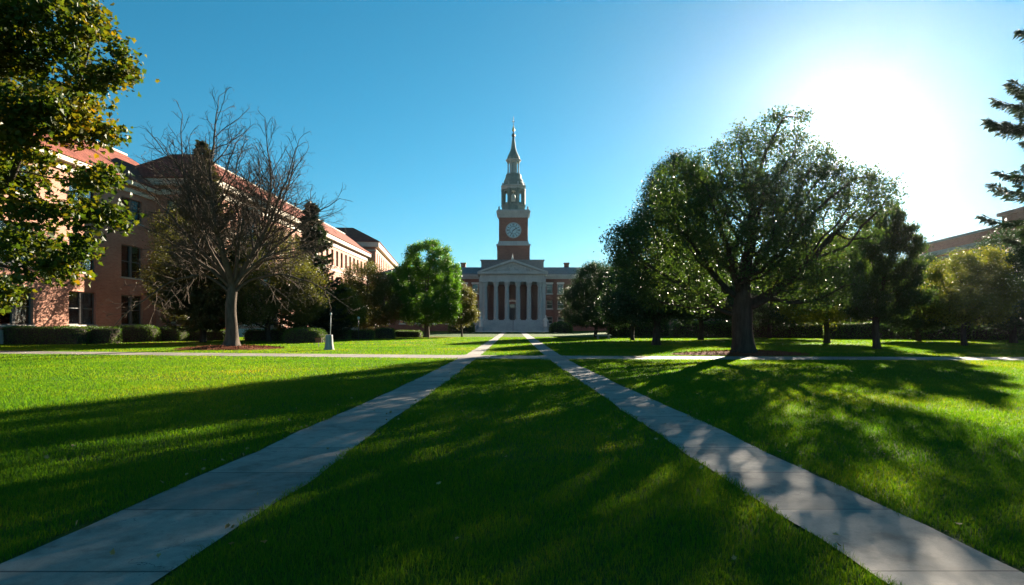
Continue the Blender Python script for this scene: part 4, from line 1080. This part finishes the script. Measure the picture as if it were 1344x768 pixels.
# right of the hall
D = 71; b = PB(D, 782)
broadleaf('round_tree', 'dense dark rounded tree with wispy upright twigs right of the portico', (gx(782, D), D), [b(785, 378, 36, 34), b(762, 398, 26, 30), b(808, 396, 28, 32), b(785, 415, 46, 18)], 1.2, .2, 41, M['leaf_dark'], 'bark_dark', n_attr=1300, per=26, leaf=.16, spread=0.28, total=120000, tmpl=NARROW, hang=(0, 0, 1.2), trop=(0, 0, .25), twigs=1)
D = 45; b = PB(D, 862)
broadleaf('shade_tree', 'dark tree half hidden behind the left side of the large spreading tree', (gx(862, D), D), [b(890, 248, 44, 48), b(872, 290, 44, 44), b(845, 335, 42, 40), b(895, 340, 42, 42), b(868, 390, 60, 32), b(835, 390, 34, 28)], 2.3, .26, 42, M['leaf_dark'], 'bark_dark', n_attr=1200, per=26, leaf=.14, spread=0.34, total=85000)
D = 60; b = PB(D, 920)
broadleaf('shade_tree', 'dark tree seen through the gap left of the large trunk', (gx(920, D), D), [b(920, 350, 55, 40), b(895, 385, 45, 30), b(945, 390, 48, 30), b(920, 405, 70, 18)], 2.2, .22, 43, M['leaf_dark'], 'bark_dark', n_attr=800, per=22, leaf=.16, spread=0.4, total=70000)
D = 50; b = PB(D, 1085)
broadleaf('shade_tree', 'yellow green tree right of the large trunk', (gx(1085, D), D), [b(1090, 340, 52, 34), b(1065, 370, 48, 34), b(1120, 368, 40, 32), b(1090, 400, 64, 24)], 2.0, .2, 44, M['leaf_yellow'], 'bark_dark', n_attr=1000, per=26, leaf=.14, spread=0.34, total=80000)
D = 38; b = PB(D, 1150)
broadleaf('feathery_tree', 'feathery dark tree with upswept tips between the yellow green trees', (gx(1150, D), D), [b(1172, 305, 26, 34), b(1195, 335, 20, 30), b(1140, 318, 24, 32), b(1162, 350, 30, 30), b(1120, 372, 34, 26), b(1190, 385, 32, 24), b(1150, 402, 44, 22)], 1.5, .2, 45, M['leaf_big'], 'bark_dark', n_attr=650, per=28, leaf=.20, spread=.2, total=60000, tmpl=NARROW, hang=(.3, 0, 1.0), trop=(0.1, 0, .25), twigs=2)
D = 44; b = PB(D, 1265)
broadleaf('shade_tree', 'loose yellow green tree in front of the dark parapet building', (gx(1265, D), D), [b(1285, 346, 34, 22), b(1240, 358, 26, 20), b(1258, 335, 16, 14), b(1225, 385, 30, 22), b(1295, 378, 42, 28), b(1262, 404, 56, 22)], 1.7, .17, 46, M['leaf_yellow'], 'bark_dark', n_attr=420, per=26, leaf=.13, spread=0.27, total=48000)
D = 50; b = PB(D, 1325)
broadleaf('shade_tree', 'dark bushy tree at the right edge before the tall bay', (gx(1330, D), D), [b(1330, 330, 46, 34), b(1300, 360, 40, 36), b(1370, 360, 46, 40), b(1330, 400, 66, 32), b(1380, 400, 50, 32)], 1.6, .22, 47, M['leaf_dark'], 'bark_dark', n_attr=1000, per=26, leaf=.15, spread=0.38, total=80000)
D = 66; b = PB(D, 1010)
broadleaf('shade_tree', 'low branched dark tree right behind the large trunk', (gx(1010, D), D), [b(1010, 372, 50, 36), b(985, 402, 44, 22), b(1045, 402, 44, 22), b(1015, 415, 60, 14)], 1.2, .2, 51, M['leaf_dark'], 'bark_dark', n_attr=700, per=22, leaf=.17, spread=.36, total=60000)
D = 56; b = PB(D, 1205)
broadleaf('shade_tree', 'dark tree in the gap left of the loose yellow green tree', (gx(1205, D), D), [b(1205, 372, 34, 34), b(1185, 400, 36, 24), b(1230, 402, 36, 24), b(1205, 418, 44, 12)], 1.2, .18, 52, M['leaf_dark'], 'bark_dark', n_attr=700, per=22, leaf=.15, spread=.34, total=60000)
D = 58; b = PB(D, 830)
broadleaf('shade_tree', 'dark low tree between the rounded tree and the half hidden tree', (gx(830, D), D), [b(832, 372, 34, 34), b(815, 402, 30, 22), b(852, 402, 34, 22), b(832, 416, 40, 12)], 1.2, .18, 53, M['leaf_dark'], 'bark_dark', n_attr=700, per=22, leaf=.15, spread=.34, total=60000)
conifer('spruce_tree', 'tall spruce at the right edge with layered drooping boughs', (gx(1398, 25), 25), 15.5, 3.4, 48, M['needle'], z0=5.4, droop=.34, nper=8, whorl=.95, spray=.24, tr=.26, dens=2.0, power=.6)

# ---------------------------------------------------------------- hedges
def HP(label, p0, p1, ytop, ybase, seed, depth=1.3, **kw):
    D = HCAM * FPX / (ybase - YH); x0, x1 = gx(p0, D), gx(p1, D); h = (ybase - ytop) / FPX * D
    return hedge(label, (x0 + x1) / 2, D + depth / 2, x1 - x0, depth, h, seed, **kw)
HP('long clipped hedge under the paired windows at the left edge', -60, 101, 429, 452.5, 1, 1.5, rnd=.16)
HP('low dark hedge in shade between the left edge hedge and the rounded one', 100, 146, 429, 451.5, 2, 1.4, rnd=.2)
HP('rounded clipped shrub with a lit end, left of the bare tree', 138, 199, 427, 449.5, 3, 1.8, rnd=.45)
HP('short boxy hedge between the rounded shrub and the low hedge', 197, 237, 429.5, 448.5, 4, 1.5, rnd=.3)
HP('low flat hedge just left of the bare trunk', 229, 296, 433, 447.5, 5, 1.6, rnd=.2)
HP('dark hedge in shade right of the bare trunk', 318, 372, 432, 448, 6, 1.5, rnd=.3)
HP('domed clipped shrub between the bare tree and the lamp post', 368, 422, 431, 450.5, 7, 2.2, rnd=.5)
HP('dark clipped hedge behind the lamp post', 424, 456, 431, 446, 8, 1.5, rnd=.3)
HP('clipped hedge with a bright right end, right of the lamp post', 452, 488, 433, 445.5, 9, 1.8, rnd=.35)
HP('dark hedge left of the bright green tree', 490, 516, 431, 444.5, 10, 1.6, rnd=.35)
HP('pale sunlit hedge at the foot of the bright green tree', 516, 552, 434, 443, 11, 1.5, rnd=.25)
HP('dark shrub left of the portico steps', 588, 622, 422, 437, 12, 2.5, rnd=.5, leaf=.14, dens=90)
HP('dark shrub right of the portico steps', 722, 752, 423, 437, 13, 2.5, rnd=.5, leaf=.14, dens=90)
for i, (a, b2, yt, yb, lab) in enumerate([(800, 880, 421, 442, 'dark hedge behind the rounded tree right of the hall'), (885, 968, 422, 443, 'dark hedge behind the large trunk, on its left'), (985, 1090, 423, 443.5, 'long dark hedge right of the large trunk'),
                                      (1092, 1200, 423, 445, 'long dark hedge below the feathery tree'), (1203, 1290, 421, 446, 'dark hedge below the loose yellow green tree'), (1292, 1400, 420, 447, 'dark hedge at the right edge')]):
    HP(lab, a, b2, yt, yb, 20 + i, 2.0, rnd=.3, leaf=.13, dens=110)
# red-leaved shrub on the wall near the bare trunk
hedge('reddish leaved shrub against the brick wall behind the bare trunk', gx(289, 60), 60, 1.2, 1.2, 4.6, 77, name='shrub', mat='red_leaf', rnd=.75, leaf=.16, dens=60, group=None, cat='shrub')

# ---------------------------------------------------------------- lawn furniture
Dp = HCAM * FPX / (459.5 - YH); lp = thing('lamp_post', 'slim lamp post on a flared pale concrete base beside the cross path', 'lamp post', (gx(432, Dp), Dp, 0))
mb = MB(); mb.v = []
prof = [(.30, 0), (.27, .12), (.225, .4), (.205, .8), (.2, .93)]; n = 24
for r_, z in prof:
    for i in range(n):
        a = 2 * math.pi * i / n; q = r_ * (1 + .06 * math.sin(a * 8)); mb.v.append((q * math.cos(a), q * math.sin(a), z))
for k in range(len(prof) - 1):
    for i in range(n): j = (i + 1) % n; mb.f.append((k * n + i, k * n + j, (k + 1) * n + j, (k + 1) * n + i)); mb.sm.append(True)
mb.f.append(tuple(range((len(prof) - 1) * n, len(prof) * n))); mb.sm.append(False)
mb.build('base', M['concrete_post'], lp)
mb = MB(); mb.tube((.06, .05, .93), (.09, .05, 2.1), .025, .018); mb.build('pole', M['white'], lp)
mb = MB(); mb.lathe([(.02, 0), (.055, .03), (.06, .12), (.03, .17)], 12, (.09, .05, 2.1)); mb.build('lamp_head', M['white'], lp)
lp2 = thing('lamp_post', 'thin dark lamp post before the olive tree, far beyond the concrete base', 'lamp post', (gx(470.5, 60), 60, 0))
mb = MB(); mb.tube((0, 0, 0), (0, 0, 2.0), .04, .03); mb.build('pole', M['dark_metal'], lp2)
mb = MB(); mb.lathe([(.04, 0), (.12, .05), (.14, .22), (.05, .3)], 12, (0, 0, 2.0)); mb.build('lamp_head', M['white'], lp2)
Ds = HCAM * FPX / (456 - YH); sg = thing('small_sign', 'small reddish brown board on a thin stake before the domed shrub', 'sign', (gx(418, Ds), Ds, 0))
mb = MB(); mb.box(-.02, .02, -.02, .02, 0, .4); mb.build('stake', M['dark_metal'], sg)
mb = MB(); mb.box(-.2, .2, -.045, -.022, .32, .6); mb.box(-.23, .23, -.05, .02, .603, .63); mb.build('board', M['wood_brown'], sg)
Db = HCAM * FPX / (445.5 - YH); bn = thing('stone_bench', 'low pale stone bench under the rounded tree right of the portico', 'bench', (gx(792, Db), Db, 0))
mb = MB(); mb.box(-.8, .8, -.22, .22, .38, .47); mb.build('seat', M['concrete_post'], bn)
for s in (-1, 1):
    mb = MB(); mb.box(s * .55 - .09, s * .55 + .09, -.17, .17, 0, .378); mb.build('leg', M['concrete_post'], bn)

# ---------------------------------------------------------------- air: thin even haze round the whole scene
mb = MB(); mb.box(-420, 420, -120, 420, -1, 52); hz = mb.build('haze', None); hz['kind'] = 'stuff'; hz['label'] = 'thin bright haze in the low sun'
hm, hnt, hout = new_mat('haze'); pv = N(hnt, 'ShaderNodeVolumePrincipled'); pv.inputs['Color'].default_value = (0.93, 0.97, 1, 1)
pv.inputs['Density'].default_value = 0.00003; pv.inputs['Anisotropy'].default_value = 0.86
hnt.links.new(pv.outputs[0], hout.inputs['Volume']); hz.data.materials.clear(); hz.data.materials.append(hm)
